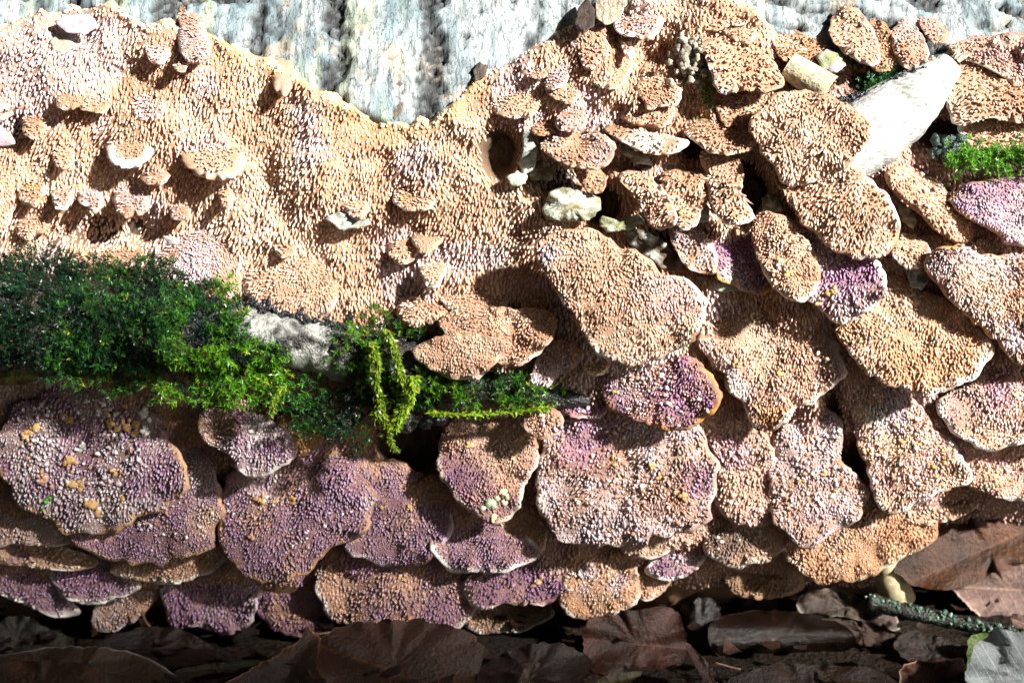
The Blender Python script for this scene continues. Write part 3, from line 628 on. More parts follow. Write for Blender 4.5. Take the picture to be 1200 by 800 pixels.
B('peach cap at the frame edge above the orange brown leaf', [(1128, 556), (1160, 525), (1200, 512), (1262, 505), (1268, 572), (1190, 588), (1155, 580)], 22, 58, 'pinkw', WHT, group=GR)
B('short tan lip under the pink crumbly cap', [(1050, 598), (1075, 580), (1115, 572), (1148, 578), (1140, 598), (1105, 612), (1070, 614)], 4, 34, 'tan', WHT, group=GR)
# lower tiers
B('pinkish tan lip peeking out under the broad crumb covered cap', [(722, 636), (760, 600), (810, 580), (842, 588), (839, 612), (820, 632), (790, 646), (755, 654), (735, 650)], 30, 68, 'pinkw', LTAN, group=GL)
B('small mauve cap with a white fringe over the dark leaf', [(755, 668), (775, 650), (808, 638), (829, 630), (828, 655), (808, 673), (786, 681), (766, 676)], 22, 48, 'pur2', WHT, group=GL, rimw=.85)
B('brown cap tucked beside the white fringed mauve cap', [(735, 668), (752, 655), (775, 665), (786, 682), (772, 697), (756, 704), (742, 694)], 12, 34, 'tan', LTAN, group=GL)
B('tan rounded cap streaked with white, lowest in its cluster', [(656, 706), (662, 672), (676, 645), (705, 628), (735, 652), (750, 685), (748, 705), (730, 720), (700, 728), (678, 725)], 22, 62, 'ochre', LTAN, group=GL, spots=[(688, 668, 14, LAV, .9), (684, 690, 10, LAV, .8), (722, 685, 14, LAV, .9)], crumbs=12, crumbcol=[WHT, LAV])
B('purple cap with one yellow scab left of the white streaked cap', [(540, 684), (580, 658), (630, 634), (672, 640), (676, 682), (656, 700), (630, 710), (590, 709), (558, 712)], 14, 48, 'purple', LTAN, group=GL, scabs=[(631, 680, 7, SC)], spots=[(655, 655, 26, LTAN, .7)], crumbs=10)
B('purple cap with a white frosted rim under the mauve and tan cap', [(500, 610), (520, 585), (550, 590), (590, 612), (628, 636), (634, 652), (604, 668), (562, 673), (526, 666), (505, 645)], 26, 66, 'purple', WHT, group=GL, rimw=.88, scabs=[(516, 612, 8, SC), (512, 620, 7, SC)], tipc=1.4)
B('deep purple cap in the shade of the mossy branch', [(398, 590), (415, 555), (450, 540), (485, 550), (515, 582), (530, 615), (516, 645), (500, 661), (460, 662), (425, 656), (402, 641)], 12, 54, 'purple', LAV, group=GL, scabs=[(480, 597, 6, SC), (452, 592, 5, SC)], spots=[(475, 612, 26, TAN, .5)], tipc=1.4)
B('broad low purple brown cap resting over the big dry leaf', [(366, 686), (376, 662), (410, 640), (460, 640), (510, 640), (545, 662), (563, 685), (564, 706), (546, 728), (506, 748), (470, 741), (450, 732), (420, 736), (398, 730), (378, 712)], 10, 56, 'purptan', WHT, group=GL, rimw=.955, spots=[(440, 665, 26, TAN, .7), (485, 738, 18, ORG, .9), (515, 720, 20, PUR, .8), (520, 670, 30, TAN, .5)], tipc=1.3, scabs=[(473, 675, 5, SC)])
B('rounded purple cap with a golden lip, in front of the broad low cap', [(256, 610), (262, 560), (300, 540), (340, 535), (385, 527), (420, 539), (439, 565), (438, 592), (421, 626), (388, 641), (366, 668), (336, 684), (302, 683), (274, 667), (260, 645)], 30, 98, 'purple', ORG * .7 + LTAN * .4, group=GL, rimw=.93, bulge=3, spots=[(300, 570, 26, LAV, .5), (432, 590, 12, LAV, .8)], scabs=[(305, 584, 8, SC), (322, 588, 6, SC), (343, 585, 8, SC), (295, 628, 6, TAN)], tipc=1.4, crumbs=24, crumbcol=[LAV, WHT])
B('upper lilac lobe touching the moss, over the golden lipped cap', [(231, 492), (246, 476), (285, 480), (318, 490), (340, 508), (348, 532), (330, 548), (300, 560), (278, 552), (262, 530), (240, 515)], 62, 112, 'pur2', WHT, group=GL, spots=[(255, 500, 26, TAN, .9), (305, 500, 18, WHT, .8), (320, 505, 14, LAV, .9)], tipc=1.3, crumbs=20, crumbcol=[WHT, LAV])
B('orange patch of cap at the edge of the moss', [(325, 492), (350, 482), (376, 486), (382, 505), (366, 528), (345, 534), (330, 515)], 46, 76, 'ochre', CRM, group=GL, spots=[(352, 508, 40, ORG, .8)], bulge=4)
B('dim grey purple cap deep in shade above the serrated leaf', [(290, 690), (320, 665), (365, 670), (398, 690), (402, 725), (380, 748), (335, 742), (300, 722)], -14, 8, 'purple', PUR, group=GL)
B('largest purple cap with many scabs, below the moss', [(-12, 525), (0, 497), (25, 470), (70, 447), (105, 452), (135, 465), (165, 472), (186, 490), (196, 520), (216, 545), (221, 566), (200, 591), (170, 606), (140, 621), (100, 627), (60, 613), (25, 591), (4, 560)], 26, 100, 'crumb', ORG * .6 + LTAN * .45, group=GL, bulge=3, wave=13, crumbs=150, crumbcol=[WHT, LAV, LAV, LAV * 1.15, TAN], crumbr=(1.3, 4),
  scabs=[(36, 505, 11, SC), (150, 497, 11, SC), (130, 493, 8, SC), (148, 478, 7, SC), (83, 541, 10, SC), (88, 567, 9, SC), (135, 553, 7, SC * 1.1), (105, 590, 11, SC), (78, 490, 8, SC), (50, 557, 9, TAN), (143, 584, 7, SC), (168, 508, 8, WHT), (172, 488, 9, WHT), (118, 478, 8, WHT), (95, 522, 8, WHT), (55, 585, 6, np.array([.07, .28, .04])), (49, 596, 5, np.array([.07, .28, .04]))], tipc=1.45)
B('purple cap tucked under the largest purple cap', [(80, 626), (110, 590), (150, 555), (195, 522), (230, 526), (256, 560), (259, 592), (254, 630), (240, 649), (205, 656), (165, 664), (130, 661), (96, 643)], 18, 80, 'purple', ORG * .4 + LTAN * .6, group=GL, rimw=.93, spots=[(240, 610, 20, LTAN, .8), (235, 560, 26, LAV, .8), (220, 535, 20, LAV, .7)], crumbs=40, crumbcol=[LAV, WHT, TAN], tipc=1.45)
B('thin tan lip under the tucked purple cap', [(128, 662), (150, 630), (200, 620), (255, 628), (266, 654), (248, 672), (215, 681), (170, 683), (142, 676)], 12, 56, 'tan', WHT, group=GL, rimw=.9)
B('small dusky mauve cap hanging above the curved stalk', [(188, 690), (200, 668), (240, 655), (285, 662), (303, 688), (299, 716), (286, 738), (262, 746), (236, 736), (206, 736), (195, 714)], 2, 30, 'pur2', LAV, group=GL, spots=[(250, 700, 60, PUR, .6)], tipc=1.15)
B('tan fringe of cap beneath the largest purple cap at the frame edge', [(-60, 610), (-20, 590), (30, 596), (70, 612), (96, 630), (70, 640), (30, 638), (-30, 640)], 22, 54, 'pink', LTAN, group=GL)
B('brownish cap with a bluish white edge, leftmost of the lower tiers', [(-60, 642), (-20, 625), (30, 628), (78, 640), (116, 655), (104, 668), (62, 668), (20, 662), (-30, 660)], 12, 42, 'tan', WHT, group=GL, spots=[(20, 645, 20, PUR, .6)], rimw=.88)
B('violet cap with a frosted left edge between two tan lips', [(58, 672), (72, 652), (110, 640), (148, 655), (165, 682), (160, 692), (130, 704), (100, 709), (76, 700)], 12, 46, 'pur2', WHT, group=GL, rimw=.9, spots=[(110, 680, 40, PUR * 1.1, .6)], tipc=1.3)
B('violet cap with a white frosted rim over the grey leaf', [(-60, 665), (-20, 650), (25, 655), (58, 668), (72, 694), (94, 712), (92, 720), (60, 723), (34, 709), (0, 696), (-40, 690)], 2, 30, 'pur2', WHT, group=GL, rimw=.88, spots=[(30, 685, 50, PUR, .6)], tipc=1.3)
B('narrow grey lilac cap pointing down over the leaves', [(106, 722), (118, 695), (150, 680), (182, 680), (187, 698), (162, 726), (132, 741), (109, 739)], 0, 26, 'lav', WHT, group=GL, d=(-.3, 1), rimw=.9)
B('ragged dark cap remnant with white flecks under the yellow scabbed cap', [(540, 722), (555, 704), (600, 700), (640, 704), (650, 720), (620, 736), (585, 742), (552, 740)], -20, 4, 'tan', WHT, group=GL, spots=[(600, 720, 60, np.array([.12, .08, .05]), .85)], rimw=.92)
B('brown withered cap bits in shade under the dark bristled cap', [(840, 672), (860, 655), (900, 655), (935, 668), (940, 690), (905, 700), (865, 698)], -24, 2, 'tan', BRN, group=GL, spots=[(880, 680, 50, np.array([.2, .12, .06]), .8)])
# ------------------------------------------------------------------ small nodules and mini shelves growing out of the spiny crust
def ell(cx, cy, w, h, seed, rot=0.0, n=10):
    r = np.random.default_rng(seed); th = np.linspace(0, 2 * np.pi, n, endpoint=False)
    x = np.cos(th) * w / 2 * r.uniform(.8, 1.15, n); y = np.sin(th) * h / 2 * r.uniform(.78, 1.18, n)
    c, s = math.cos(rot), math.sin(rot)
    return [(cx + a * c - b * s, cy + a * s + b * c) for a, b in zip(x, y)]
GN = 'nodules on the spiny crust'
def N(label, cx, cy, w, h, a=14, b=38, pre='tan', rim=None, rot=0.0, thick=12, cat='fungus nodule', **kw):
    k = dict(sp=(2.9, 4.2), tl=4.4, tw=1.15, th=2.0, droop=.8, bulge=3, wave=4); k.update(kw); a = a - 44; b = b + 4; cy -= h * .12; h *= 1.25
    return bracket(label, ell(cx, cy, w, h, int(cx * 3 + cy), rot), a, b, pre, rim, thick=thick, name='fungus_nodule', cat=cat, group=GN, **k)
kn = dict(sp=(2.9, 4.2), tl=4.4, tw=1.15, th=2.0, droop=.8, wave=3, bulge=3, name='fungus_nodule', cat='fungus nodule', group=GN)
bracket('crescent shelf with a thick grey white lip on the spiny crust', [(211, 172), (220, 163), (245, 160), (272, 170), (285, 184), (283, 200), (266, 210), (244, 210), (224, 202), (212, 188)], -8, 58, 'tan', np.array([.52, .50, .48]), thick=17, rimw=.60, **kn)
bracket('chalk white lipped shelf left of the grey crescent shelf', [(124, 164), (134, 152), (152, 149), (172, 154), (180, 168), (176, 184), (163, 194), (146, 197), (130, 190), (124, 178)], -8, 58, 'tan', WHT * .85, thick=17, rimw=.55, **kn)
N('hooked lilac lobe at the crust top by the bark', 226, 52, 36, 62, 14, 48, 'lav', WHT, rot=-.25, thick=12)
N('little round lobe nestled under the hooked lilac lobe', 213, 74, 22, 22, 34, 52, 'lav', WHT)
N('plump lobe to the left of the hooked lilac lobe', 183, 58, 38, 36, 10, 34, 'pink', LTAN)
N('pale fluted lobe with a shadow on its left side, in the crust', 80, 116, 36, 36, 14, 40, 'ltan', LTAN)
N('double fluted lobe touching the pale fluted lobe', 112, 118, 44, 34, 10, 30, 'ltan', LTAN)
N('mauve scalloped lobe above the chalk white shelf', 174, 124, 40, 48, 8, 24, 'pink', LTAN)
N('lumpy tan knot between the white shelf and the grey crescent', 195, 147, 44, 24, 8, 24, 'tan', LTAN, crumbs=14, crumbcol=[LTAN, TAN, SC])
N('block shaped nodule right under the chalk white shelf', 181, 208, 32, 24, 18, 36, 'lav', WHT)
N('squarish nodule with a greenish foot, middle of three in a row', 74, 232, 28, 32, 20, 40, 'pink', GRW, rimw=.75)
N('squarish nodule with a greenish foot, last of three before the shadow', 107, 233, 30, 32, 22, 44, 'pink', GRW, rimw=.75)
N('orange stained nodule with a white foot, first of three', 37, 222, 36, 40, 18, 42, 'tan', GRW, rimw=.78, spots=[(36, 216, 10, SC, .9)])
N('nodule with a mint green speck above the row of three', 74, 184, 30, 42, 14, 36, 'ltan', GRW, rimw=.8)
N('broad nodule with a dark shadow beneath, right of the row of three', 152, 240, 44, 40, 14, 44, 'pink', LTAN)
N('finger like lobe hanging below the grey crescent shelf', 264, 230, 18, 34, 12, 36, 'tan', LTAN)
N('tiny pale nodule right of the broad shadow', 210, 250, 24, 20, 16, 34, 'lav', WHT)
N('smooth bulging lobe at the frame edge beside the orange stained nodule', -6, 240, 54, 90, 10, 36, 'ltan', LTAN, bulge=14)
N('short tan lobe at the frame edge under the lavender cavity', 40, 148, 36, 32, 12, 34, 'ltan', LTAN)
N('fanned low lobe under the orange stained nodule', 36, 262, 40, 40, 10, 30, 'tan', LTAN)
N('pinkish brown bud perched on the crust edge against the bark', 331, 92, 24, 44, 6, 36, 'pinkw', np.array([.36, .26, .24]), teeth=False, thick=16)
N('lumpy pale nodule with an amber side, in the middle of the crust', 490, 230, 54, 38, 14, 42, 'ltan', WHT, rot=-.3, spots=[(468, 235, 14, SC, .8)])
N('tan hood over the white wood chip in the crust', 418, 240, 40, 30, 18, 42, 'tan', LTAN, rot=.2)
N('upper of two joined nodules right of the hooded chip', 500, 284, 38, 26, 14, 38, 'ltan', LTAN)
N('lower of two joined nodules, with a mint green tip', 508, 320, 32, 40, 16, 44, 'ltan', GRW, rimw=.8)
N('fluted block nodule above the low mound in the crust', 334, 290, 32, 26, 14, 36, 'ltan', WHT)
N('half sunk tan lobe beside the two joined nodules', 472, 294, 34, 34, 10, 26, 'tan', LTAN)
N('spiny low mound touching the black top of the mossy branch', 345, 345, 120, 78, 14, 52, 'tan', LTAN, bulge=18, wave=8)
N('broad mauve mound just above the thick moss', 240, 318, 104, 86, 10, 44, 'pink', LTAN, bulge=16, wave=8)
N('cream edged shelf lying against the moss top', 125, 308, 92, 30, 24, 62, 'tan', CRM, rot=-.18, rimw=.8)
N('fuzzy brown clump between the branch and the spiny shelf', 492, 366, 60, 34, 20, 46, 'tan', BRN, bulge=12, wave=6)
N('low tan mound behind the pale disc, right of the dark pit', 560, 348, 90, 40, 8, 30, 'tan', LTAN)
# rough lobes of the upper jumble
N('lilac peak rising beside the dark bark shard', 694, 56, 46, 52, 12, 40, 'lav', LAV)
N('white capped lump left of the lilac peak', 632, 84, 26, 24, 10, 34, 'lav', WHT)
N('long spiny lobe sloping under the lilac peak', 656, 78, 34, 56, 8, 30, 'pink', LTAN, rot=.3)
N('cream spiny lobe above the small lilac lobe', 664, 106, 44, 30, 12, 40, 'ltan', WHT)
N('wide bright spiny lobe in the middle of the upper jumble', 715, 82, 54, 40, 14, 44, 'ltan', LTAN, rot=-.3)
N('curled white sliver lobe on top of the wide bright lobe', 734, 55, 16, 34, 28, 46, 'lav', WHT, rot=-.3, rimw=.6)
N('spiny lobe facing the grey green lichen knot', 775, 98, 56, 60, 10, 36, 'tan', LTAN, rot=.2)
N('lower spiny lobe above the fringed white shelf', 760, 130, 70, 40, 8, 28, 'tan', LTAN)
N('tan lobe with a pale lip under the orange bark flake', 752, 30, 62, 36, 10, 40, 'pink', WHT, rimw=.8)
N('shaggy lobe along the top right of the jumble', 845, 18, 70, 42, 6, 30, 'tan', LTAN)
N('bright shaggy lobe above the bluish rimmed cap', 868, 32, 60, 34, 8, 36, 'ltan', WHT)
N('ridge lobe beside the dark hollow', 600, 118, 74, 44, 8, 28, 'tan', LTAN, rot=.2)
N('small brown lobe wedged between hollow and oval cap', 636, 150, 28, 24, 12, 34, 'tan', TAN)
# ------------------------------------------------------------------ the spread-out spiny crust
PITS = [(585, 178, 26, 34, 46), (707, 238, 24, 24, 60), (872, 222, 26, 40, 60), (815, 172, 18, 16, 40), (655, 210, 34, 16, 26), (1030, 95, 34, 18, 50), (1105, 160, 30, 22, 50), (485, 520, 46, 34, 80), (172, 262, 26, 22, 24), (118, 268, 46, 22, 26), (480, 340, 18, 20, 24), (15, 152, 22, 20, 26), (90, 40, 26, 20, 18), (975, 520, 14, 70, 50), (1000, 560, 14, 50, 50), (700, 25, 14, 14, 20), (770, 60, 20, 14, 18), (860, 110, 10, 30, 24), (780, 275, 22, 12, 26), (690, 205, 20, 20, 20), (600, 330, 60, 40, 6), (600, 560, 14, 40, 30), (640, 150, 12, 8, 10), (250, 40, 8, 20, 10), (740, 190, 30, 10, 24), (840, 240, 12, 14, 26)]
LIP_Y = 712.0
def hcrust(px, py):
    e = py - np.interp(px, TOP[:, 0], TOP[:, 1]) + 5 * noise(px, py, 12, 41)
    h = Wc(px, py) + 8 + 19 * fbm(px, py, 75, 42) + 12 * fbm(px, py, 28, 43) - 4 * sstep(440, 520, py)
    rough = sstep(560, 640, px) * sstep(330, 250, py)
    h = h + rough * 24 * fbm(px, py, 44, 44)
    fuse = sstep(640, 720, px) * sstep(250, 330, py)
    h = h + fuse * (15 + 16 * fbm(px, py, 34, 51)) + (1 - fuse) * 10 * sstep(480, 560, py)
    for x, y, rx, ry, d in PITS:
        h = h - d * np.exp(-(((px - x) / rx) ** 2 + ((py - y) / ry) ** 2) ** 2)
    nx = px + 45 * fbm(px, py, 60, 53)
    h = h - 60 * (sstep(-120, -250, nx) + sstep(1320, 1450, nx))
    h = h - 46 * sstep(9, -8, e) + 3 * sstep(30, 8, e) * sstep(-4, 8, e)
    h = h - .03 * np.maximum(py - np.interp(px, [0, 800, 900, 1040, 1100, 1300], [670, 660, 640, 610, 570, 560]), 0) ** 2
    return h
gxx = np.concatenate([np.arange(-330, -40, 10.), np.arange(-40, 1240, 4.), np.arange(1240, 1531, 10.)]); gyy = np.arange(-24, 730, 4.0)
PY_, PX_ = np.meshgrid(gyy, gxx, indexing='ij')
HC = hcrust(PX_, PY_)
e_ = PY_ - np.interp(PX_, TOP[:, 0], TOP[:, 1])
cb = fbm(PX_, PY_, 60, 45)
def crustpig(px, py):
    c = mix(TAN, LTAN, sstep(-.3, .4, fbm(px, py, 50, 45)))
    lil = sstep(.0, .35, fbm(px, py, 60, 47) + .35 * sstep(330, 100, px) * sstep(260, 60, py) - .02)
    c = mix(c, LAV, .75 * lil)
    e = py - np.interp(px, TOP[:, 0], TOP[:, 1])
    c = mix(c, np.array([.55, .33, .13]), .7 * sstep(42, 10, e) * sstep(200, 330, px) * sstep(600, 540, px))
    low = mix(mix(PUR, TAN * .8, sstep(-.4, .4, fbm(px, py, 30, 49))), mix(PNK, TAN, sstep(-.4, .4, fbm(px, py, 30, 50))), sstep(450, 800, px))
    c = mix(c, low, sstep(450, 500, py))
    c = mix(c, PNK, .5 * sstep(880, 1000, px))
    return c
crust_root = empty('spiny_crust_fungus', P(300., 250., W(300., 250.)), 'large tan spiny crust fungus spread over the log above the moss', 'crust fungus')
fc = grid_faces(len(gyy), len(gxx))
keep = (e_.ravel()[fc] > -14).any(1)
cp = mix(crustpig(PX_, PY_).reshape(-1, 3) * .7, BRN, np.full(PX_.size, .65))
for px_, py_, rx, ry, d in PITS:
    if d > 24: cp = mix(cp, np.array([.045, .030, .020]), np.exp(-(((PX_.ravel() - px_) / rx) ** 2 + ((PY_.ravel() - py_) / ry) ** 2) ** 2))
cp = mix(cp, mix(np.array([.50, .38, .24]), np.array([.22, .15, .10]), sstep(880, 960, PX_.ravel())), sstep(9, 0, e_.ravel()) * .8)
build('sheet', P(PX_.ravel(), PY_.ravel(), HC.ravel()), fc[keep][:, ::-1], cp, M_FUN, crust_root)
x, y = hexgrid(-190, 1390, -20, 690, 3.9, 5.3)
e = y - np.interp(x, TOP[:, 0], TOP[:, 1])
keep = (e > 3) & (x + 45 * fbm(x, y, 60, 53) > -190) & (x + 45 * fbm(x, y, 60, 53) < 1390)
for S, hm in CAPS:
    bb = (x > S.lo[0]) & (x < S.hi[0]) & (y > S.lo[1]) & (y < S.hi[1]) & keep
    i = np.nonzero(bb)[0]
    if len(i):
        s, _ = S.s_of(x[i], y[i]); keep[i[(s < .86) & (hm(x[i], y[i]) > hcrust(x[i], y[i]) + 4)]] = False
for px_, py_, rx, ry, d in PITS:
    if d > 30: keep &= ((x - px_) / rx) ** 2 + ((y - py_) / ry) ** 2 > .8
x, y, e = x[keep], y[keep], e[keep]
p0, nn, g = frame(x, y, hcrust)
nn = nn * .5 - WV * .5; nn /= np.linalg.norm(nn, axis=1)[:, None]; g = np.tile(-VV, (len(x), 1)) + UV * (.25 * noise(x, y, 40, 52))[:, None]
f = (1 - .55 * sstep(.25, .5, fbm(x, y, 40, 54))) * (.3 + .7 * sstep(3, 26, e)) * rng.uniform(.5, 1.4, len(x)) * (.85 + .5 * fbm(x, y, 30, 48))
cc = crustpig(x, y) * (1 + rng.normal(0, .16, (len(x), 1)))
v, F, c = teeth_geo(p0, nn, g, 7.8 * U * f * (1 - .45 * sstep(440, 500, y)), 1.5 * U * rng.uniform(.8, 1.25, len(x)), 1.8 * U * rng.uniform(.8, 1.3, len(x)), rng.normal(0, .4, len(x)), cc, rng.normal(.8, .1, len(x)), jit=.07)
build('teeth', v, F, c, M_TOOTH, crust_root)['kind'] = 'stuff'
# woolly growing margin of the crust
tx = rng.uniform(-150, 1260, 1300); ty = np.interp(tx, TOP[:, 0], TOP[:, 1]) + rng.normal(3, 5, 1300)
p0, nn, g = frame(tx, ty, hcrust)
rad = rng.uniform(1.2, 3.4, 1300) * U
v, F, c = lumps_geo(p0, nn, rad, mix(np.array([.62, .47, .27]), WHT * .9, rng.uniform(0, .5, 1300)), coarse=True)
build('margin', v, F, c, M_FUN, crust_root)['kind'] = 'stuff'

# loose chips caught in the crust and the cavities
def chip(label, poly, lift, thick, c, tilt=(0, 0), seed=1, mat=M_WOOD, bulge=2, wave=2, name='wood_chip', cat='wood chip'):
    o = slab(name, poly, lift, thick, c, None, mat, tilt, seed, Wc, bulge, wave); return tag(o, label, cat)
def mott(c1, c2, sc, seed):
    return lambda X, Y: mix(np.array(c1) * .55, np.array(c2) * .45, sstep(-.25, .25, fbm(X, Y, sc, seed)))
chip('pale grey wood chip poking out under the tan hood', [(380, 256), (395, 248), (428, 256), (438, 262), (420, 268), (398, 270)], 26, 8, mott((.62, .64, .58), (.4, .4, .33), 12, 1), (0, .3), 1)
chip('upright white splinter at the right wall of the dark hollow', [(612, 152), (622, 154), (630, 175), (626, 200), (612, 206), (608, 190), (613, 172)], 18, 12, mott((.75, .77, .74), (.50, .55, .48), 14, 2), (.3, 0), 2)
chip('brown and pale lump of wood below the white splinter', [(618, 195), (640, 185), (652, 196), (645, 212), (622, 212)], 10, 14, mott((.45, .40, .28), (.22, .16, .09), 10, 3), (0, .3), 3)
chip('mint green speck of wood under the dark hollow', [(592, 208), (606, 200), (618, 206), (616, 216), (600, 218)], 22, 8, mott((.62, .66, .52), (.45, .55, .38), 8, 4), (0, .2), 4)
chip('greenish white chunk of rotten wood left of the black hole', [(634, 248), (642, 226), (658, 218), (682, 224), (705, 232), (704, 246), (690, 258), (662, 260), (640, 258)], 34, 20, mott((.66, .70, .58), (.42, .38, .22), 11, 5), (0, .2), 5, bulge=8, wave=13)
chip('mossy pale rim of wood under the round black hole', [(704, 252), (724, 258), (748, 250), (756, 260), (738, 270), (712, 272), (703, 264)], 26, 14, mott((.60, .62, .48), (.30, .32, .16), 9, 6), (0, .3), 6, wave=5)
chip('grey and brown debris above the large smooth cap', [(728, 266), (752, 268), (775, 280), (800, 302), (798, 315), (775, 316), (752, 298), (735, 284)], 20, 14, mott((.58, .60, .55), (.16, .11, .07), 10, 7), (0, .2), 7, wave=9)
chip('pale green sliver of wood beneath the orange lipped grey cap', [(815, 322), (840, 326), (862, 334), (868, 340), (845, 342), (820, 334)], 26, 8, mott((.58, .66, .48), (.5, .5, .35), 9, 8), (0, .3), 8)
chip('blue grey stone like bit beside the brown edged slab', [(1064, 318), (1080, 314), (1088, 328), (1080, 340), (1066, 336)], 48, 14, mott((.50, .58, .56), (.12, .14, .12), 8, 9), (0, .3), 9, wave=5)
chip('torn lavender flake over a hollow at the crust top', [(62, 26), (80, 18), (104, 18), (116, 30), (100, 40), (78, 38)], 26, 3, mott((.66, .60, .72), (.50, .40, .46), 9, 10), (0, .35), 10, M_FUN, name='fungus_flake', cat='fungus flake')
chip('rounded pale flake inside the hollow at the crust top', [(58, 48), (70, 36), (88, 42), (90, 56), (74, 64), (60, 60)], 14, 5, mott((.55, .46, .36), (.66, .60, .52), 9, 11), (0, .2), 11, M_FUN, name='fungus_flake', cat='fungus flake')
chip('lavender flake in the small cavity at the frame edge', [(-20, 150), (0, 146), (14, 158), (18, 168), (2, 172), (-20, 168)], 12, 5, mott((.45, .36, .44), (.6, .5, .5), 9, 12), (0, .3), 12, M_FUN, name='fungus_flake', cat='fungus flake')
chip('pale splinter bridging the small cavity at the frame edge', [(-30, 142), (-5, 136), (12, 130), (20, 132), (4, 142), (-25, 152)], 24, 6, mott((.62, .55, .48), (.5, .42, .36), 9, 13), (0, .3), 13)
chip('white chip lying on the broad mauve mound', [(190, 277), (204, 276), (212, 282), (208, 288), (196, 286)], 62, 5, mott((.75, .74, .70), (.6, .6, .55), 9, 14), (0, .3), 14)
chip('yellow green bit of wood under the moss at the frame edge', [(-30, 438), (10, 428), (48, 430), (60, 440), (30, 450), (-25, 452)], 34, 12, mott((.34, .33, .10), (.16, .11, .05), 9, 15), (0, .1), 15, wave=5)
chip('white lump between the cavity bracket and the upright bracket', [(816, 244), (826, 238), (832, 248), (830, 260), (820, 260)], 26, 12, mott((.72, .74, .74), (.6, .62, .6), 9, 16), (0, .2), 16)
chip('pale rotten wood in the recess left of the broad pale tongue', [(892, 232), (904, 226), (915, 234), (918, 248), (904, 254), (893, 246)], 22, 12, mott((.66, .66, .55), (.30, .28, .12), 8, 17), (0, .2), 17, wave=6)
chip('white wood patch showing under the fringed white shelf', [(722, 166), (738, 172), (762, 184), (766, 194), (745, 192), (728, 180)], 14, 10, mott((.72, .74, .66), (.45, .42, .30), 8, 18), (0, .2), 18, wave=5)
chip('creamy wood patch between the ridge bracket and the long slab', [(1052, 238), (1066, 240), (1076, 258), (1070, 270), (1056, 258)], 26, 10, mott((.70, .66, .54), (.5, .45, .33), 8, 19), (0, .1), 19)
# grey green lichen knot
pts = []
for _ in range(90): pts.append((rng.normal(806, 11), rng.normal(68, 17)))
pts = np.array(pts); rad = rng.uniform(2, 5.5, 90) * U
p0 = P(pts[:, 0], pts[:, 1], Wc(pts[:, 0], pts[:, 1]) + rng.uniform(10, 30, 90))
v, F, c = lumps_geo(p0, None, rad, mix(np.array([.36, .34, .27]), np.array([.14, .12, .10]), rng.uniform(0, 1, 90)))
tag(build('lichen_knot', v, F, c, M_FUN), 'grey green crusty lichen knot left of the bluish rimmed cap', 'lichen')
# ------------------------------------------------------------------ mossy branch
BP = spline([(-700, 300, 78), (-350, 335, 74), (-120, 368, 58), (0, 376, 55), (120, 384, 52), (220, 389, 46), (300, 394, 36), (360, 402, 31), (430, 420, 34), (500, 442, 27), (570, 455, 20), (640, 465, 14), (690, 470, 6)], 320)
bh = Wc(BP[:, 0], BP[:, 1]) + 22 + BP[:, 2] * .75
path = P(BP[:, 0], BP[:, 1], bh)
V, F = tube(path, BP[:, 2] * U, 64, .16, 61)
uu = np.repeat(BP[:, 0], 64)
th_ = np.tile(np.linspace(0, 2 * np.pi, 64, endpoint=False), len(BP))
bc = mix(np.array([.006, .006, .006]), np.array([.018, .012, .008]), sstep(-.3, .4, fbm(uu, th_ * 30, 40, 62)))
bare = sstep(262, 290, uu) * sstep(425, 385, uu) * sstep(-.15, .2, fbm(uu, th_ * 40, 22, 63) + .12)
bc = mix(bc, np.array([.27, .275, .25]), bare)
bc = np.vstack([bc, bc[:1], bc[-1:]])
branch = empty('mossy_branch', path[130], 'dark wet branch thickly covered with moss, lying across the log', 'branch')
build('bark', V, F, bc, M_WET, branch)
# black rough ridge along the bare stretch
q = []
for t in np.linspace(255, 405, 170): q.append((t + rng.normal(0, 4), np.interp(t, [262, 300, 340, 400], [364, 360, 370, 384]) + rng.normal(0, 5)))
q = np.array(q); rad = rng.uniform(1.3, 3.8, len(q)) * U
bhq = np.interp(q[:, 0], BP[:, 0], bh) + .55 * np.interp(q[:, 0], BP[:, 0], BP[:, 2])
v, F, c = lumps_geo(P(q[:, 0], q[:, 1], bhq), None, rad, np.tile([.012, .014, .02], (len(q), 1)))
build('black_crust', v, F, c, M_WET, branch)['kind'] = 'stuff'
def onbranch(px, py, lift=0):
    cy = np.interp(px, BP[:, 0], BP[:, 1]); r = np.interp(px, BP[:, 0], BP[:, 2]); hb = np.interp(px, BP[:, 0], bh)
    q = np.clip((py - cy) / r, -1.25, 1.25)
    return hb + r * np.sqrt(np.maximum(1 - q * q, 0)) + lift, q

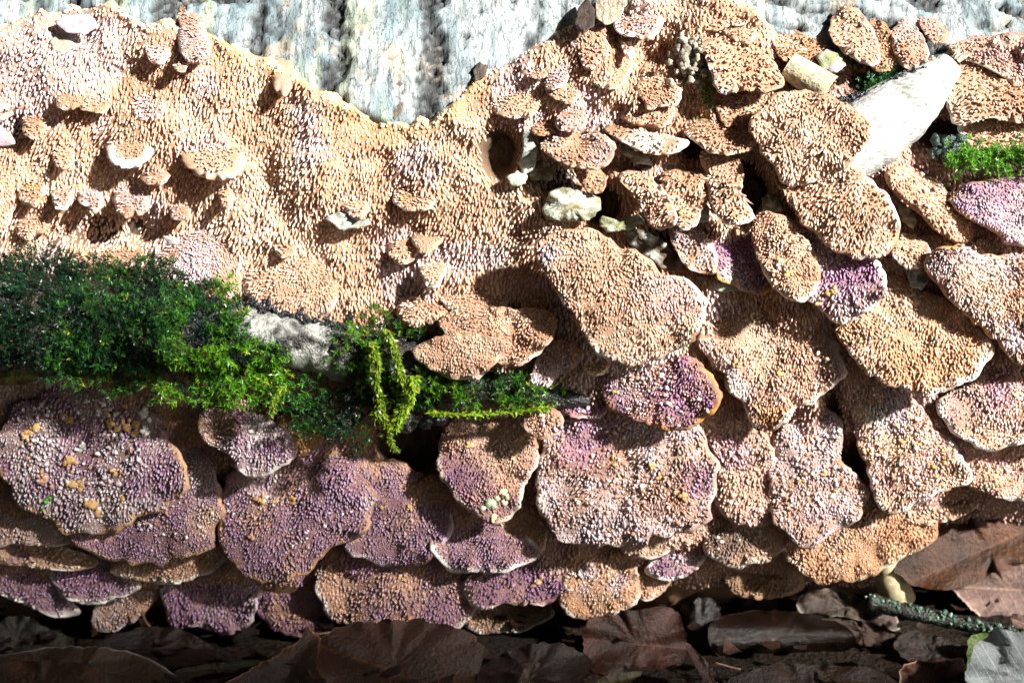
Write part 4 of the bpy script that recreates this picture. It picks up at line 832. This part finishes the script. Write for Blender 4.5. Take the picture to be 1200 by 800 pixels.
def blades(base, direc, length, width, colr, bend):
    """bent pointed leaves: base, direction, length, width arrays"""
    N = len(base)
    side = np.cross(direc, rng.normal(0, 1, (N, 3))); side /= np.linalg.norm(side, axis=1)[:, None]
    up = np.cross(side, direc)
    L = length[:, None]; w = width[:, None]; bd = bend[:, None]
    p = [base - side * w * .5, base + side * w * .5,
         base + direc * L * .5 - side * w * .55 + up * L * bd * .3, base + direc * L * .5 + side * w * .55 + up * L * bd * .3, base + direc * L + up * L * bd]
    V = np.stack(p, 1)
    off = (np.arange(N) * 5)[:, None]
    Q = np.array([[0, 1, 3, 2]]) + off; T = np.array([[2, 3, 4]]) + off
    C = np.repeat(colr[:, None], 5, 1)
    C[:, 4] *= 1.15
    return V.reshape(-1, 3), [Q, T], C.reshape(-1, 3)
def moss_patch(px, py, h, normal, size, colr, nleaf=14, name='moss', parent=None):
    n = len(px); base = P(px, py, h)
    k = nleaf
    ax = normal / np.linalg.norm(normal, axis=1)[:, None]
    rep = np.repeat(np.arange(n), k)
    lev = np.tile(np.linspace(0, 1, k), n)
    az = np.tile(np.arange(k) * 2.4, n) + np.repeat(rng.uniform(0, 6.28, n), k)
    t1 = np.cross(ax, np.array([.3, .2, .9])); t1 /= np.linalg.norm(t1, axis=1)[:, None]; t2 = np.cross(ax, t1)
    rd = t1[rep] * np.cos(az)[:, None] + t2[rep] * np.sin(az)[:, None]
    el = .25 + .95 * lev
    dv = rd * np.cos(el)[:, None] + ax[rep] * np.sin(el)[:, None]
    sz = size[rep]
    b = base[rep] + ax[rep] * (sz * .9 * lev)[:, None] * U
    L = sz * U * (.95 - .35 * lev) * rng.uniform(.75, 1.25, n * k)
    cc = colr[rep] * (1 + .9 * (lev[:, None] - .45)) * rng.uniform(.8, 1.2, (n * k, 1))
    return blades(b, dv, L, L * .17, cc, rng.uniform(-.25, .1, n * k))
def join(parts):
    V, Fs, C, o = [], {}, [], 0
    for v, F, c in parts:
        V.append(v); C.append(c)
        for f in (F if isinstance(F, list) else [F]): Fs.setdefault(f.shape[1], []).append(f + o)
        o += len(v)
    return np.vstack(V), [np.vstack(f) for f in Fs.values()], np.vstack(C)
DKG = np.array([.012, .045, .022]); MDG = np.array([.035, .13, .02]); BRG = np.array([.12, .30, .018]); YLG = np.array([.28, .36, .03])
# where the moss is thick: (x, y, rx, ry, brightness)
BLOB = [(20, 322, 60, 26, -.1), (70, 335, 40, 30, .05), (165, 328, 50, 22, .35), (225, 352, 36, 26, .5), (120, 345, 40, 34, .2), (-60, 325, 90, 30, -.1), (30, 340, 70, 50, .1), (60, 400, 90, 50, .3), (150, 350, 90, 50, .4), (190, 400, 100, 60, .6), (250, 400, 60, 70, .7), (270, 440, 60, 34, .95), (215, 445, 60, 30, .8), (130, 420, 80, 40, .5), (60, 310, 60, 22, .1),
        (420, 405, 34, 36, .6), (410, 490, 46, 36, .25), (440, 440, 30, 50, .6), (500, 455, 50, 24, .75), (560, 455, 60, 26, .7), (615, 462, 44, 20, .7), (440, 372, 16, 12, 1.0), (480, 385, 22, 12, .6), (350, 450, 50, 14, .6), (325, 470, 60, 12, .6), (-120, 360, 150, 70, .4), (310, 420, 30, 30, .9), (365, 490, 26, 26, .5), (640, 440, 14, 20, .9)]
mparts = []
X, Y, Sz, Br = [], [], [], []
for bx, by, rx, ry, br in BLOB:
    n = int(rx * ry * 3.14 / 20)
    t = rng.uniform(0, 6.28, n); r = np.sqrt(rng.uniform(0, 1, n)) * (1 + .25 * noise(np.cos(t) * 3, np.sin(t) * 3, 1, int(bx)))
    X.append(bx + rx * r * np.cos(t)); Y.append(by + ry * r * np.sin(t))
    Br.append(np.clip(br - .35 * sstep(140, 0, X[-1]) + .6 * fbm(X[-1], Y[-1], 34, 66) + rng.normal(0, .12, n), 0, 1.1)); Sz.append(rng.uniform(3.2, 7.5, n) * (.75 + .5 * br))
X, Y, Sz, Br = map(np.concatenate, (X, Y, Sz, Br))
wx = X + 22 * fbm(X, Y, 26, 73); wy = Y - .22 * (X - 330) + 12 * fbm(X, Y, 20, 74)
clear = (wx > 290) & (wx < 386) & (wy > 366) & (wy < 408)
X, Y, Sz, Br = X[~clear], Y[~clear], Sz[~clear], Br[~clear]
gap = fbm(X, Y, 22, 75) + .5 * fbm(X, Y, 60, 76) < -.36
Xu, Yu = X[::2] + rng.normal(0, 3, len(X[::2])), Y[::2] + rng.normal(0, 3, len(X[::2]))
X, Y, Sz, Br = X[~gap], Y[~gap], Sz[~gap], Br[~gap]
hb, q = onbranch(X, Y)
low = (q > .9) | (q < -.9)
hb = np.where(low, np.maximum(hb, Wc(X, Y) + 30 + 26 * noise(X, Y, 26, 68)), hb)
bump_ = 12 + 8 * sstep(120, 30, X) + np.maximum(30 * fbm(X, Y, 46, 67, 3), -10) + 5 * noise(X, Y, 9, 69)
hb = hb + bump_ + rng.uniform(-8, 5, len(X))
nrm = -WV[None] * 1.0 + VV[None] * (-.6 * np.clip(q, -1.2, 1.2) + .25)[:, None] + UV[None] * rng.normal(.1, .35, len(X))[:, None] + VV[None] * rng.normal(0, .3, len(X))[:, None]
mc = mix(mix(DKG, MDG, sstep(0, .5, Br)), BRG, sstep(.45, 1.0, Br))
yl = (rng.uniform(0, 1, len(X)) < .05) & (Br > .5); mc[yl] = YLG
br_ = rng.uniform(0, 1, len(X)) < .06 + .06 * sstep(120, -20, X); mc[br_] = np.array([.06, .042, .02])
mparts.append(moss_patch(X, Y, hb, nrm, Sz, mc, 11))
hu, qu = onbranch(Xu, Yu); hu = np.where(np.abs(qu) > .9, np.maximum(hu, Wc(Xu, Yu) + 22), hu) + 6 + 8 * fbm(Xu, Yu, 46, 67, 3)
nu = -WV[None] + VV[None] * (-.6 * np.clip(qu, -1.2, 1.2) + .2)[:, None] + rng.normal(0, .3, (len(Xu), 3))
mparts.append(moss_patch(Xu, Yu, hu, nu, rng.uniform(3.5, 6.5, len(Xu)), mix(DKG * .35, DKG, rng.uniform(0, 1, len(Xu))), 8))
v, F, c = join(mparts)
build('moss', v, F, c, M_MOSS, branch)['kind'] = 'stuff'
# drooping yellow green strands
def strand(pts, r0, n=40):
    s = spline(pts, n); hbq = np.array([max(onbranch(np.array([a]), np.array([b]))[0][0], Wc(a, b) + 30) for a, b in s]) + 28
    hbq = np.maximum.accumulate(hbq[::-1])[::-1] * .5 + hbq * .5
    ps = []
    k = n * 22; t = rng.uniform(0, n - 1.01, k); i = t.astype(int); f = t - i
    x = s[i, 0] * (1 - f) + s[i + 1, 0] * f; y = s[i, 1] * (1 - f) + s[i + 1, 1] * f
    hq = hbq[i] + rng.normal(0, r0 * .5, k); b = P(x + rng.normal(0, r0 * .35, k), y, hq)
    tg = np.gradient(s, axis=0)[i]; dirn = UV[None] * tg[:, :1] - VV[None] * tg[:, 1:]
    dirn = dirn / np.linalg.norm(dirn, axis=1)[:, None] + rng.normal(0, .55, (k, 3)); dirn /= np.linalg.norm(dirn, axis=1)[:, None]
    L = rng.uniform(.7, 1.5, k) * r0 * U
    return blades(b, dirn, L, L * .3, mix(YLG, BRG, rng.uniform(0, .7, k)), rng.uniform(-.2, .2, k))
sp_ = [strand([(436, 400), (441, 430), (440, 450), (446, 470), (443, 490)], 6), strand([(486, 440), (480, 465), (470, 485), (462, 502)], 7), strand([(452, 385), (462, 410), (470, 440), (478, 462)], 5),
       strand([(446, 480), (455, 500), (458, 520), (464, 528)], 4), strand([(500, 484), (540, 486), (590, 484), (640, 478)], 5), strand([(330, 452), (322, 470), (318, 486)], 4)]
v, F, c = join(sp_)
build('moss_strands', v, F, c, M_MOSS, branch)['kind'] = 'stuff'
# dark soaked clumps behind the strands
q = np.array([(rng.uniform(395, 520), rng.uniform(395, 500)) for _ in range(160)]); rad = rng.uniform(4, 9, 160) * U
hq, _ = onbranch(q[:, 0], q[:, 1]); hq = np.maximum(hq - 6, Wc(q[:, 0], q[:, 1]) + 16)
v, F, c = lumps_geo(P(q[:, 0], q[:, 1], hq), None, rad, np.tile([.02, .022, .02], (160, 1)))
build('soaked_clumps', v, F, c, M_WET, branch)['kind'] = 'stuff'
# bright moss tuft under the pale ruffled bracket
n = 420
X = rng.uniform(1108, 1290, n); Y = rng.normal(187, 9, n) - .02 * (X - 1150)
hb = Wc(X, Y) + 44 + 8 * fbm(X, Y, 26, 71) + rng.uniform(-8, 4, n)
nrm = -WV[None] + VV[None] * (.5 + rng.normal(0, .3, n))[:, None] + UV[None] * rng.normal(0, .4, n)[:, None]
v, F, c = moss_patch(X, Y, hb, nrm, rng.uniform(5, 9, n), mix(MDG, BRG * 1.1 + .02, np.clip(rng.normal(.7, .3, n), 0, 1)), 14)
o = build('moss_tuft', v, F, c, M_MOSS); o['kind'] = 'stuff'
tag(o, 'bright yellow green moss tuft under the pale ruffled bracket', 'moss')
q = np.array([(rng.normal(1118, 12), rng.normal(172, 9)) for _ in range(40)]); rad = rng.uniform(3, 7, 40) * U
v, F, c = lumps_geo(P(q[:, 0], q[:, 1], Wc(q[:, 0], q[:, 1]) + 26), None, rad, mix(np.array([.02, .03, .03]), np.array([.03, .07, .05]), rng.uniform(0, 1, 40)))
tag(build('soaked_moss_clump', v, F, c, M_WET), 'blackish soaked clump between the white branch and the bright moss tuft', 'moss')
n = 120; X = rng.normal(1042, 14, n); Y = 92 - .35 * (X - 1042) + rng.normal(0, 5, n)
v, F, c = moss_patch(X, Y, Wc(X, Y) + 24 + rng.uniform(-4, 6, n), -WV[None] + VV[None] * .6 + rng.normal(0, .3, (n, 3)), rng.uniform(4, 7, n), mix(DKG * 2, MDG, rng.uniform(0, 1, n)), 12)
o = build('moss_tuft', v, F, c, M_MOSS); o['kind'] = 'stuff'
tag(o, 'thin dark moss strip along the back of the white branch', 'moss')
n = 60; X = rng.normal(828, 5, n); Y = rng.normal(112, 14, n)
v, F, c = moss_patch(X, Y, Wc(X, Y) + 20 + rng.uniform(-4, 6, n), -WV[None] + VV[None] * .6 + rng.normal(0, .3, (n, 3)), rng.uniform(4, 6, n), mix(MDG, YLG * .6, rng.uniform(0, 1, n)), 12)
o = build('moss_tuft', v, F, c, M_MOSS); o['kind'] = 'stuff'
tag(o, 'small olive moss spot left of the shaded brown bracket', 'moss')

# ------------------------------------------------------------------ white broken branch
WP = spline([(930, 210, 36), (975, 187, 38), (1010, 161, 43), (1045, 136, 40), (1072, 115, 34), (1092, 97, 25), (1106, 84, 19), (1115, 76, 16)], 60)
wh = Wc(WP[:, 0], WP[:, 1]) + 14 + np.linspace(10, 20, 60)
wr = WP[:, 2] * U
wroot = empty('broken_branch', P(1000., 180., Wc(1000., 180.)), 'smooth bright white broken branch stub behind the forked cap', 'branch')
V, F = tube(P(WP[:, 0], WP[:, 1], wh), wr, 32, .05, 81)
wu = np.repeat(np.arange(60), 32); wt = np.tile(np.arange(32), 60)
wc = mix(np.array([.40, .40, .385]), np.array([.2, .2, .18]), sstep(.1, .5, fbm(wu * 4, wt * 4, 24, 82)))
wc = np.vstack([wc, wc[:1], wc[-1:]])
build('stem', V, F, wc, M_WOOD, wroot)
e_n = 32; ti = rng.uniform(0, 2 * np.pi, 14)
SV = P(np.full(14, 1115.) + 9 * np.cos(ti), 76 + 9 * np.sin(ti), np.full(14, wh[-1]) + rng.uniform(-10, 12, 14))
v, F, c = blades(SV, np.tile((UV * .75 + VV * .6), (14, 1)) + rng.normal(0, .18, (14, 3)), rng.uniform(6, 15, 14) * U, np.full(14, 5.) * U, np.tile([.34, .30, .24], (14, 1)), rng.uniform(-.2, .2, 14))
build('splinters', v, F, c, M_WOOD, wroot)['kind'] = 'stuff'
q = np.array([(t, np.interp(t, [990, 1030, 1085], [118, 104, 78]) + rng.normal(0, 2.5)) for t in np.linspace(985, 1085, 60)])
v, F, c = lumps_geo(P(q[:, 0], q[:, 1], np.interp(q[:, 0], WP[:, 0], wh) + 14), None, rng.uniform(1.5, 4, 60) * U, np.tile([.02, .025, .035], (60, 1)))
build('black_crust', v, F, c, M_WET, wroot)['kind'] = 'stuff'
# ------------------------------------------------------------------ curled bark tube
TP = spline([(924, 76), (940, 86), (956, 96), (972, 106)], 24)
thh = np.linspace(-.3, 5.6, 40)
axis = P(TP[:, 0], TP[:, 1], Wc(TP[:, 0], TP[:, 1]) + 30)
Tn = np.gradient(axis, axis=0); Tn /= np.linalg.norm(Tn, axis=1)[:, None]
A = np.cross(Tn, WV); A /= np.linalg.norm(A, axis=1)[:, None]; Bq = np.cross(Tn, A)
rr = (16 + 2 * thh / 5.6)[None, :] * np.linspace(.95, 1.15, 24)[:, None] * U
Vo = axis[:, None] + rr[..., None] * (np.cos(thh)[None, :, None] * A[:, None] + np.sin(thh)[None, :, None] * Bq[:, None])
Vi = axis[:, None] + (rr * .86)[..., None] * (np.cos(thh)[None, :, None] * A[:, None] + np.sin(thh)[None, :, None] * Bq[:, None])
n0 = 24 * 40; fo = grid_faces(24, 40); rimf = []
j = np.arange(39); rimf.append(np.stack([j, j + 1, n0 + j + 1, n0 + j], -1)); b0 = 23 * 40; rimf.append(np.stack([b0 + j, b0 + j + 1, n0 + b0 + j + 1, n0 + b0 + j], -1))
i = np.arange(23) * 40; rimf.append(np.stack([i, i + 40, n0 + i + 40, n0 + i], -1)); rimf.append(np.stack([i + 39, i + 79, n0 + i + 79, n0 + i + 39], -1))
cc = np.vstack([mix(np.array([.38, .33, .2]), np.array([.48, .44, .32]), rng.uniform(0, 1, n0)), np.tile([.20, .15, .07], (n0, 1))])
tag(build('bark_curl', np.vstack([Vo.reshape(-1, 3), Vi.reshape(-1, 3)]), [fo, fo[:, ::-1] + n0] + rimf, cc, M_WOOD), 'rolled up yellowish bark curl with an open end, above the forked cap', 'bark curl')
chip('lilac and green scrap right of the rolled bark curl', [(955, 66), (968, 58), (984, 62), (992, 76), (980, 86), (962, 82)], 30, 8, mott((.60, .52, .62), (.5, .55, .3), 8, 21), (0, .3), 21, M_FUN, name='fungus_flake', cat='fungus flake', wave=6)
# ------------------------------------------------------------------ leaf litter
def leaf(label, outline, c, tilt=.35, up=12, mat=M_LEAF, axis=(1, 0), wave=6, cup=0.0, cupdir=None, thick=1.6, seed=0, center=None, name='dry_leaf', cat='leaf', edgec=None, serr=0, curl=0, c2=None, group='fallen leaves under the log', slope=(0, 0), hc=None, dim=.26, fold=.4):
    S = Shape(outline, center, nth=96, seed=seed + 200, rag=.02)
    S.R = S.R * (1 + .05 * fbm(S.th * 60, 0 * S.th, 14, seed + 31) + .018 * noise(S.th * 60, 0 * S.th, 2.2, seed + 32))
    if serr: S.R = S.R + serr * (np.abs((S.th * 9 / np.pi * 3) % 2 - 1) - .5)
    cx, cy = S.c; ax = np.array(axis, float); ax /= np.linalg.norm(ax); ac = np.array([-ax[1], ax[0]])
    g0 = float(G(cx, cy)) if hc is None else hc; gc = float(G(cx, cy))
    size = S.R.mean()
    cd = np.array(cupdir if cupdir is not None else ac, float); cd /= np.linalg.norm(cd)
    def hf(px, py):
        dx, dy = px - cx, py - cy; q = (dx * cd[0] + dy * cd[1]) / size
        s, e = S.s_of(px, py)
        return g0 + up + tilt * (G(px, py) - gc) + slope[0] * dx + slope[1] * dy + 1.5 * wave * fbm(px, py, size * .55, seed + 90, 4) + fold * np.abs(dx * ac[0] + dy * ac[1]) + .30 * size * np.clip(s, 0, 1.1) ** 3 * noise(3.0 * np.cos(np.arctan2(dy, dx)), 3.0 * np.sin(np.arctan2(dy, dx)), 1, seed + 33) - cup * q * q * size * .3 + curl * np.clip(s - .65, 0, 1) ** 2 * size
    rr = np.array([.08, .2, .32, .44, .56, .68, .78, .87, .94, .98, 1.0])
    PX = cx + rr[:, None] * np.cos(S.th) * S.R; PY = cy + rr[:, None] * np.sin(S.th) * S.R
    X = np.concatenate([[cx], PX.ravel()]); Y = np.concatenate([[cy], PY.ravel()]); H = hf(X, Y)
    n = len(S.th); F4 = grid_faces(len(rr), n, True) + 1; j = np.arange(n); j2 = (j + 1) % n
    F3 = np.stack([j + 1, j2 + 1, np.zeros(n, int)], -1); m = len(X)
    lastr = 1 + (len(rr) - 1) * n
    side = np.stack([lastr + j, lastr + j2, m + lastr + j2, m + lastr + j], -1)
    V = np.vstack([P(X, Y, H), P(X, Y, H - thick)])
    col_ = mix(np.array(c), np.array(c2 if c2 is not None else np.array(c) * .6), sstep(-.3, .4, fbm(X, Y, size * .5, seed + 91)))
    col_ = col_ * dim * (np.array([1.2, .95, .8]) if dim < .45 else 1)
    if edgec is not None:
        s = np.concatenate([[0], np.repeat(rr, n)]); col_ = mix(col_, np.array(edgec), sstep(.93, .99, s))
    dx, dy = X - cx, Y - cy
    luv = np.stack([(dx * ax[0] + dy * ax[1]) / size + .3 * 0, (dx * ac[0] + dy * ac[1]) / size], -1)
    o = build(name, V, [F4[:, ::-1], F3, F4 + m, F3[:, ::-1] + m, side], np.vstack([col_, col_ * .9]), mat, None, np.vstack([luv, luv]))
    return tag(o, label, cat, group)
BR = np.array([.12, .046, .02]); GB = np.array([.13, .085, .055]); OB = np.array([.17, .070, .018]); RB = np.array([.10, .034, .015]); DK = np.array([.05, .024, .014])
leaf('large brown leaf with a pale midrib under the broad low purple cap', [(368, 760), (400, 732), (440, 726), (500, 728), (548, 742), (566, 764), (556, 790), (540, 825), (450, 850), (380, 835), (362, 800)], np.array([.15, .075, .048]), .45, 14, axis=(1, .35), wave=8, seed=1, c2=np.array([.08, .036, .02]))
leaf('dark brown leaf with an amber serrated edge and a stalk', [(250, 815), (290, 785), (330, 765), (352, 748), (362, 730), (374, 748), (372, 780), (382, 800), (366, 830), (300, 850)], DK * 1.5, .4, 16, axis=(.6, -1), seed=2, edgec=OB, serr=2.0, center=(335, 795))
leaf('grey leaf end lit softly under the violet frosted cap', [(-40, 745), (0, 728), (26, 721), (55, 735), (88, 752), (70, 764), (20, 768), (-30, 768)], np.array([.13, .14, .115]), .3, 10, axis=(1, .3), seed=3, c2=np.array([.08, .085, .07]))
leaf('long grey brown leaf arching along the frame bottom', [(-30, 772), (20, 764), (90, 757), (150, 762), (190, 782), (215, 805), (160, 812), (110, 800), (40, 790), (-20, 795)], GB * 1.15, .35, 30, axis=(1, .15), cup=.6, seed=4, edgec=np.array([.2, .18, .15]))
leaf('orange brown leaf under the long grey brown leaf', [(-40, 790), (10, 776), (70, 772), (120, 786), (150, 815), (90, 850), (-20, 850)], OB * 1.05, .4, 14, axis=(1, .2), seed=5, c2=OB * .5)
leaf('narrow olive leaf strip beside the dark serrated leaf', [(205, 786), (240, 778), (300, 772), (304, 778), (250, 788), (212, 796)], np.array([.10, .10, .045]), .35, 16, axis=(1, -.1), seed=6, wave=2)
leaf('dark brown leaf in the hollow behind the curved stalk', [(110, 758), (150, 738), (200, 735), (238, 748), (250, 770), (200, 782), (140, 776)], DK, .5, 4, axis=(1, 0), seed=7)
leaf('wide rusty dark leaf standing below the white streaked cap', [(684, 745), (700, 722), (745, 712), (790, 712), (804, 735), (806, 770), (790, 790), (730, 796), (692, 785)], RB, .15, 12, axis=(1, .1), seed=8, c2=RB * .6, wave=5)
leaf('dark bluish leaf tucked under the small mauve cap', [(745, 705), (765, 688), (795, 680), (812, 690), (808, 708), (780, 718), (752, 718)], np.array([.035, .035, .042]), .15, 14, M_LEAFW, axis=(1, -.4), seed=9)
leaf('glossy dark rolled leaf lying on its side', [(826, 742), (840, 724), (900, 716), (960, 722), (995, 738), (998, 758), (960, 772), (890, 774), (838, 766)], np.array([.045, .024, .017]), .1, 34, M_LEAFW, axis=(1, .05), cup=11, cupdir=(0, 1), seed=10, wave=3)
leaf('wet dark scrolled leaf next to the glossy rolled leaf', [(795, 722), (806, 704), (830, 700), (845, 712), (842, 745), (828, 762), (806, 752)], np.array([.045, .038, .036]), .1, 26, M_LEAFW, axis=(.2, 1), cup=6, cupdir=(1, 0), seed=11, wave=3)
leaf('reddish leaf stalk strip pointing up from the frame bottom', [(802, 752), (812, 756), (832, 780), (856, 815), (836, 818), (818, 786)], np.array([.11, .032, .028]), .3, 40, M_LEAFW, axis=(.6, 1), seed=12, wave=1)
leaf('curled grey brown leaf with a pale torn front edge', [(936, 712), (944, 694), (975, 690), (1010, 700), (1032, 696), (1048, 716), (1052, 738), (1020, 732), (985, 722), (955, 724)], np.array([.19, .145, .11]), .15, 44, axis=(1, .3), seed=13, wave=9, edgec=np.array([.30, .25, .20]), cup=.5)
leaf('small brown curl joined behind the torn edged leaf', [(870, 700), (900, 690), (942, 692), (946, 715), (905, 728), (872, 722)], np.array([.07, .045, .032]), .2, 24, axis=(1, 0), seed=14, cup=5, cupdir=(0, 1))
leaf('violet grey scrap above the torn edged leaf', [(902, 690), (915, 680), (938, 682), (946, 692), (930, 700), (908, 700)], np.array([.16, .12, .15]), .1, 60, axis=(1, 0), seed=15, wave=2)
leaf('amber brown leaf hanging under the torn edged leaf', [(960, 726), (1000, 726), (1040, 736), (1058, 752), (1030, 758), (985, 746)], OB * .7, .2, 22, axis=(1, .3), seed=16)
leaf('tawny orange leaf sloping behind the pale pointed leaf', [(1048, 668), (1080, 640), (1120, 618), (1160, 600), (1240, 590), (1260, 640), (1180, 665), (1130, 688), (1080, 690)], OB * 1.1, .15, 20, hc=float(W(1140., 640.)) + 30, axis=(1, -.45), seed=17, c2=OB * .35, wave=6)
leaf('pale pinkish brown leaf with a sharp tip pointing inward', [(1107, 674), (1135, 672), (1165, 668), (1172, 645), (1190, 632), (1260, 620), (1275, 740), (1205, 738), (1165, 732), (1138, 716)], np.array([.25, .15, .12]), .12, 40, axis=(1, .05), seed=18, c2=np.array([.16, .085, .06]), wave=6, edgec=np.array([.34, .24, .2]), center=(1180, 690), dim=.5)
leaf('dark brown leaf in the gap under the lichen twig', [(1046, 752), (1070, 738), (1085, 742), (1110, 748), (1138, 765), (1130, 784), (1095, 786), (1062, 772)], np.array([.06, .036, .03]), .35, 10, axis=(1, .3), seed=19)
leaf('red brown leaf with a thin bright rim at the frame bottom', [(1054, 790), (1068, 776), (1095, 774), (1128, 772), (1134, 800), (1110, 830), (1062, 825)], RB * 1.5, .2, 20, axis=(1, -.1), seed=20, edgec=np.array([.36, .20, .12]))
leaf('fresh green leaf behind the crumpled grey leaf', [(1134, 770), (1136, 750), (1150, 742), (1180, 742), (1230, 738), (1240, 780), (1180, 790), (1140, 785)], np.array([.22, .33, .09]), .1, 34, M_LEAF, axis=(1, -.1), seed=21, c2=np.array([.26, .36, .12]), wave=3, dim=.5)
leaf('crumpled bluish grey leaf in the corner over the green leaf', [(1130, 800), (1136, 775), (1150, 752), (1172, 738), (1205, 745), (1255, 750), (1270, 830), (1200, 850), (1140, 840)], np.array([.48, .53, .54]), .15, 60, M_LEAF, axis=(.5, -1), seed=22, c2=np.array([.30, .34, .35]), wave=17, dim=.5)
leaf('small pink leaf tip above the crumpled grey leaf', [(1184, 718), (1200, 722), (1230, 732), (1230, 745), (1200, 742), (1190, 736)], np.array([.40, .22, .17]), .1, 58, axis=(1, .4), seed=23, wave=1, dim=.5)
leaf('pale hooked leaf tip at the frame bottom in the gap', [(606, 810), (612, 788), (620, 776), (634, 778), (626, 792), (622, 815)], np.array([.20, .17, .12]), .2, 26, axis=(.4, -1), seed=24, wave=3)
leaf('pale olive sliver of leaf under the wide rusty leaf', [(698, 802), (712, 790), (748, 786), (752, 791), (728, 800), (715, 812)], np.array([.22, .22, .12]), .3, 22, axis=(1, -.2), seed=25, wave=1)
leaf('blackish brown leaf filling the gap left of the rusty leaf', [(560, 790), (600, 760), (650, 752), (688, 770), (680, 800), (620, 830), (570, 825)], DK, .6, 4, axis=(1, .2), seed=26)
leaf('blackish brown leaf below the glossy rolled leaf', [(850, 800), (900, 780), (970, 778), (1040, 790), (1050, 830), (940, 850), (860, 835)], DK * 1.1, .6, 4, axis=(1, .1), seed=27)
leaf('withered amber shreds of leaf under the dark bristled cap', [(832, 668), (848, 660), (872, 690), (884, 712), (868, 724), (845, 712)], np.array([.20, .10, .03]), .1, 40, axis=(.4, 1), seed=28, wave=8)
# curved stalk, pale stub, lichen twig, thin stalk
s = spline([(166, 716), (172, 730), (186, 742), (205, 745), (222, 742)], 24)
V, F = tube(P(s[:, 0], s[:, 1], G(s[:, 0], s[:, 1]) * .3 - 70), np.full(24, 2.0) * U, 8, .1)
tag(build('leaf_stalk', V, F, np.tile([.16, .085, .045], (len(V), 1)), M_WOOD), 'thin brown curved stalk under the dusky mauve cap', 'stalk')
s = spline([(366, 744), (385, 741), (415, 737)], 12)
V, F = tube(P(s[:, 0], s[:, 1], np.full(12, float(G(390, 741)) + 34)), np.full(12, 1.6) * U, 8, .1)
tag(build('leaf_stalk', V, F, np.tile([.20, .13, .07], (len(V), 1)), M_WOOD), 'short straight stalk between the serrated leaf and the big leaf', 'stalk')
s = spline([(838, 776), (852, 780), (868, 784)], 10)
V, F = tube(P(s[:, 0], s[:, 1], np.full(10, float(G(850, 780)) + 44)), np.full(10, 1.5) * U, 8, .1)
tag(build('leaf_stalk', V, F, np.tile([.16, .09, .06], (len(V), 1)), M_WOOD), 'short twig crossing the reddish stalk strip', 'stalk')
s = spline([(1038, 655), (1042, 672), (1048, 690), (1054, 704)], 16)
V, F = tube(P(s[:, 0], s[:, 1], Wc(1040., 660.) - 4 + np.linspace(0, -20, 16)), np.linspace(17, 21, 16) * U, 20, .12, 5)
tag(build('fungus_stub', V, F, mix(np.array([.55, .48, .30]), np.array([.34, .26, .15]), rng.uniform(0, 1, len(V))), M_FUN), 'cream stub below the ochre fan cap', 'fungus stub')
s = spline([(1120, 604), (1138, 612), (1160, 614)], 12)
s = spline([(1018, 704), (1050, 712), (1090, 722), (1130, 730), (1190, 742), (1260, 752)], 50)
th0 = P(s[:, 0], s[:, 1], G(s[:, 0], s[:, 1]) * .35 - 40 + 30)
twig = empty('lichen_twig', th0[10], 'thin twig with mint green lichen lying on the leaves', 'twig')
V, F = tube(th0, (11 - 5 * np.linspace(0, 1, 50)) * U, 14, .35, 91)
build('stem', V, F, np.tile([.025, .03, .022], (len(V), 1)), M_WET, twig)
k = 200; i = rng.integers(0, 42, k); lp = th0[i] - WV * 9 * U * .8 + VV * rng.uniform(-3, 9, k)[:, None] * U + UV * rng.normal(0, 3, k)[:, None] * U
v, F, c = lumps_geo(lp, None, rng.uniform(.8, 2.6, k) * U, mix(np.array([.05, .11, .08]), np.array([.26, .34, .27]), rng.uniform(0, 1, k) ** 2))
build('lichen', v, F, c, M_FUN, twig)['kind'] = 'stuff'
# loose leaf litter all around
n = 2600
lx = rng.uniform(-1.4, 1.4, n); ly = rng.uniform(-1.6, -.07, n)
near = np.hypot(lx, ly) < .5
ly[:900] = rng.uniform(-.16, .05, 900); lx[:900] = rng.uniform(-.3, .3, 900)
a0 = rng.uniform(0, 6.28, n); Lf = rng.uniform(.003, .009, n); Lf[900:] *= 5
t = np.array([(0, 0), (.25, .34), (.25, -.34), (.6, .38), (.6, -.38), (1, 0), (.3, 0), (.65, 0)])
vx = t[:, 0][None] - .5; vy = t[:, 1][None] * rng.uniform(.6, 1.1, (n, 1))
z = .16 * rng.normal(0, 1, (n, 1)) * (vx * vx) * 4 + .5 * rng.uniform(-.2, 1, (n, 1)) * np.abs(vy) + rng.normal(0, .22, (n, 1)) * vx
X = lx[:, None] + Lf[:, None] * (vx * np.cos(a0)[:, None] - vy * np.sin(a0)[:, None]); Yw = ly[:, None] + Lf[:, None] * (vx * np.sin(a0)[:, None] + vy * np.cos(a0)[:, None])
Z = rng.uniform(.0005, .003, (n, 1)) + np.abs(z) * Lf[:, None]
f4 = np.array([(1, 3, 7, 6), (6, 7, 4, 2)]); f3 = np.array([(0, 1, 6), (0, 6, 2), (3, 5, 7), (7, 5, 4)])
off = (np.arange(n) * 8)[:, None, None]
lc = np.array([BR, GB * .7, OB * .6, RB, DK, DK])[rng.integers(0, 6, n)] * rng.uniform(.12, .35, (n, 1))
o = build('leaf_litter', np.stack([X, Yw, Z], -1).reshape(-1, 3), [(f4[None] + off).reshape(-1, 4), (f3[None] + off).reshape(-1, 3)], np.repeat(lc, 8, 0), M_LEAF, None, np.tile(np.stack([t[:, 0] * 2, t[:, 1] * 2], -1), (n, 1)))
o['kind'] = 'stuff'; tag(o, 'dark brown crumbled leaf litter covering the soil in front of the log', 'leaf litter')
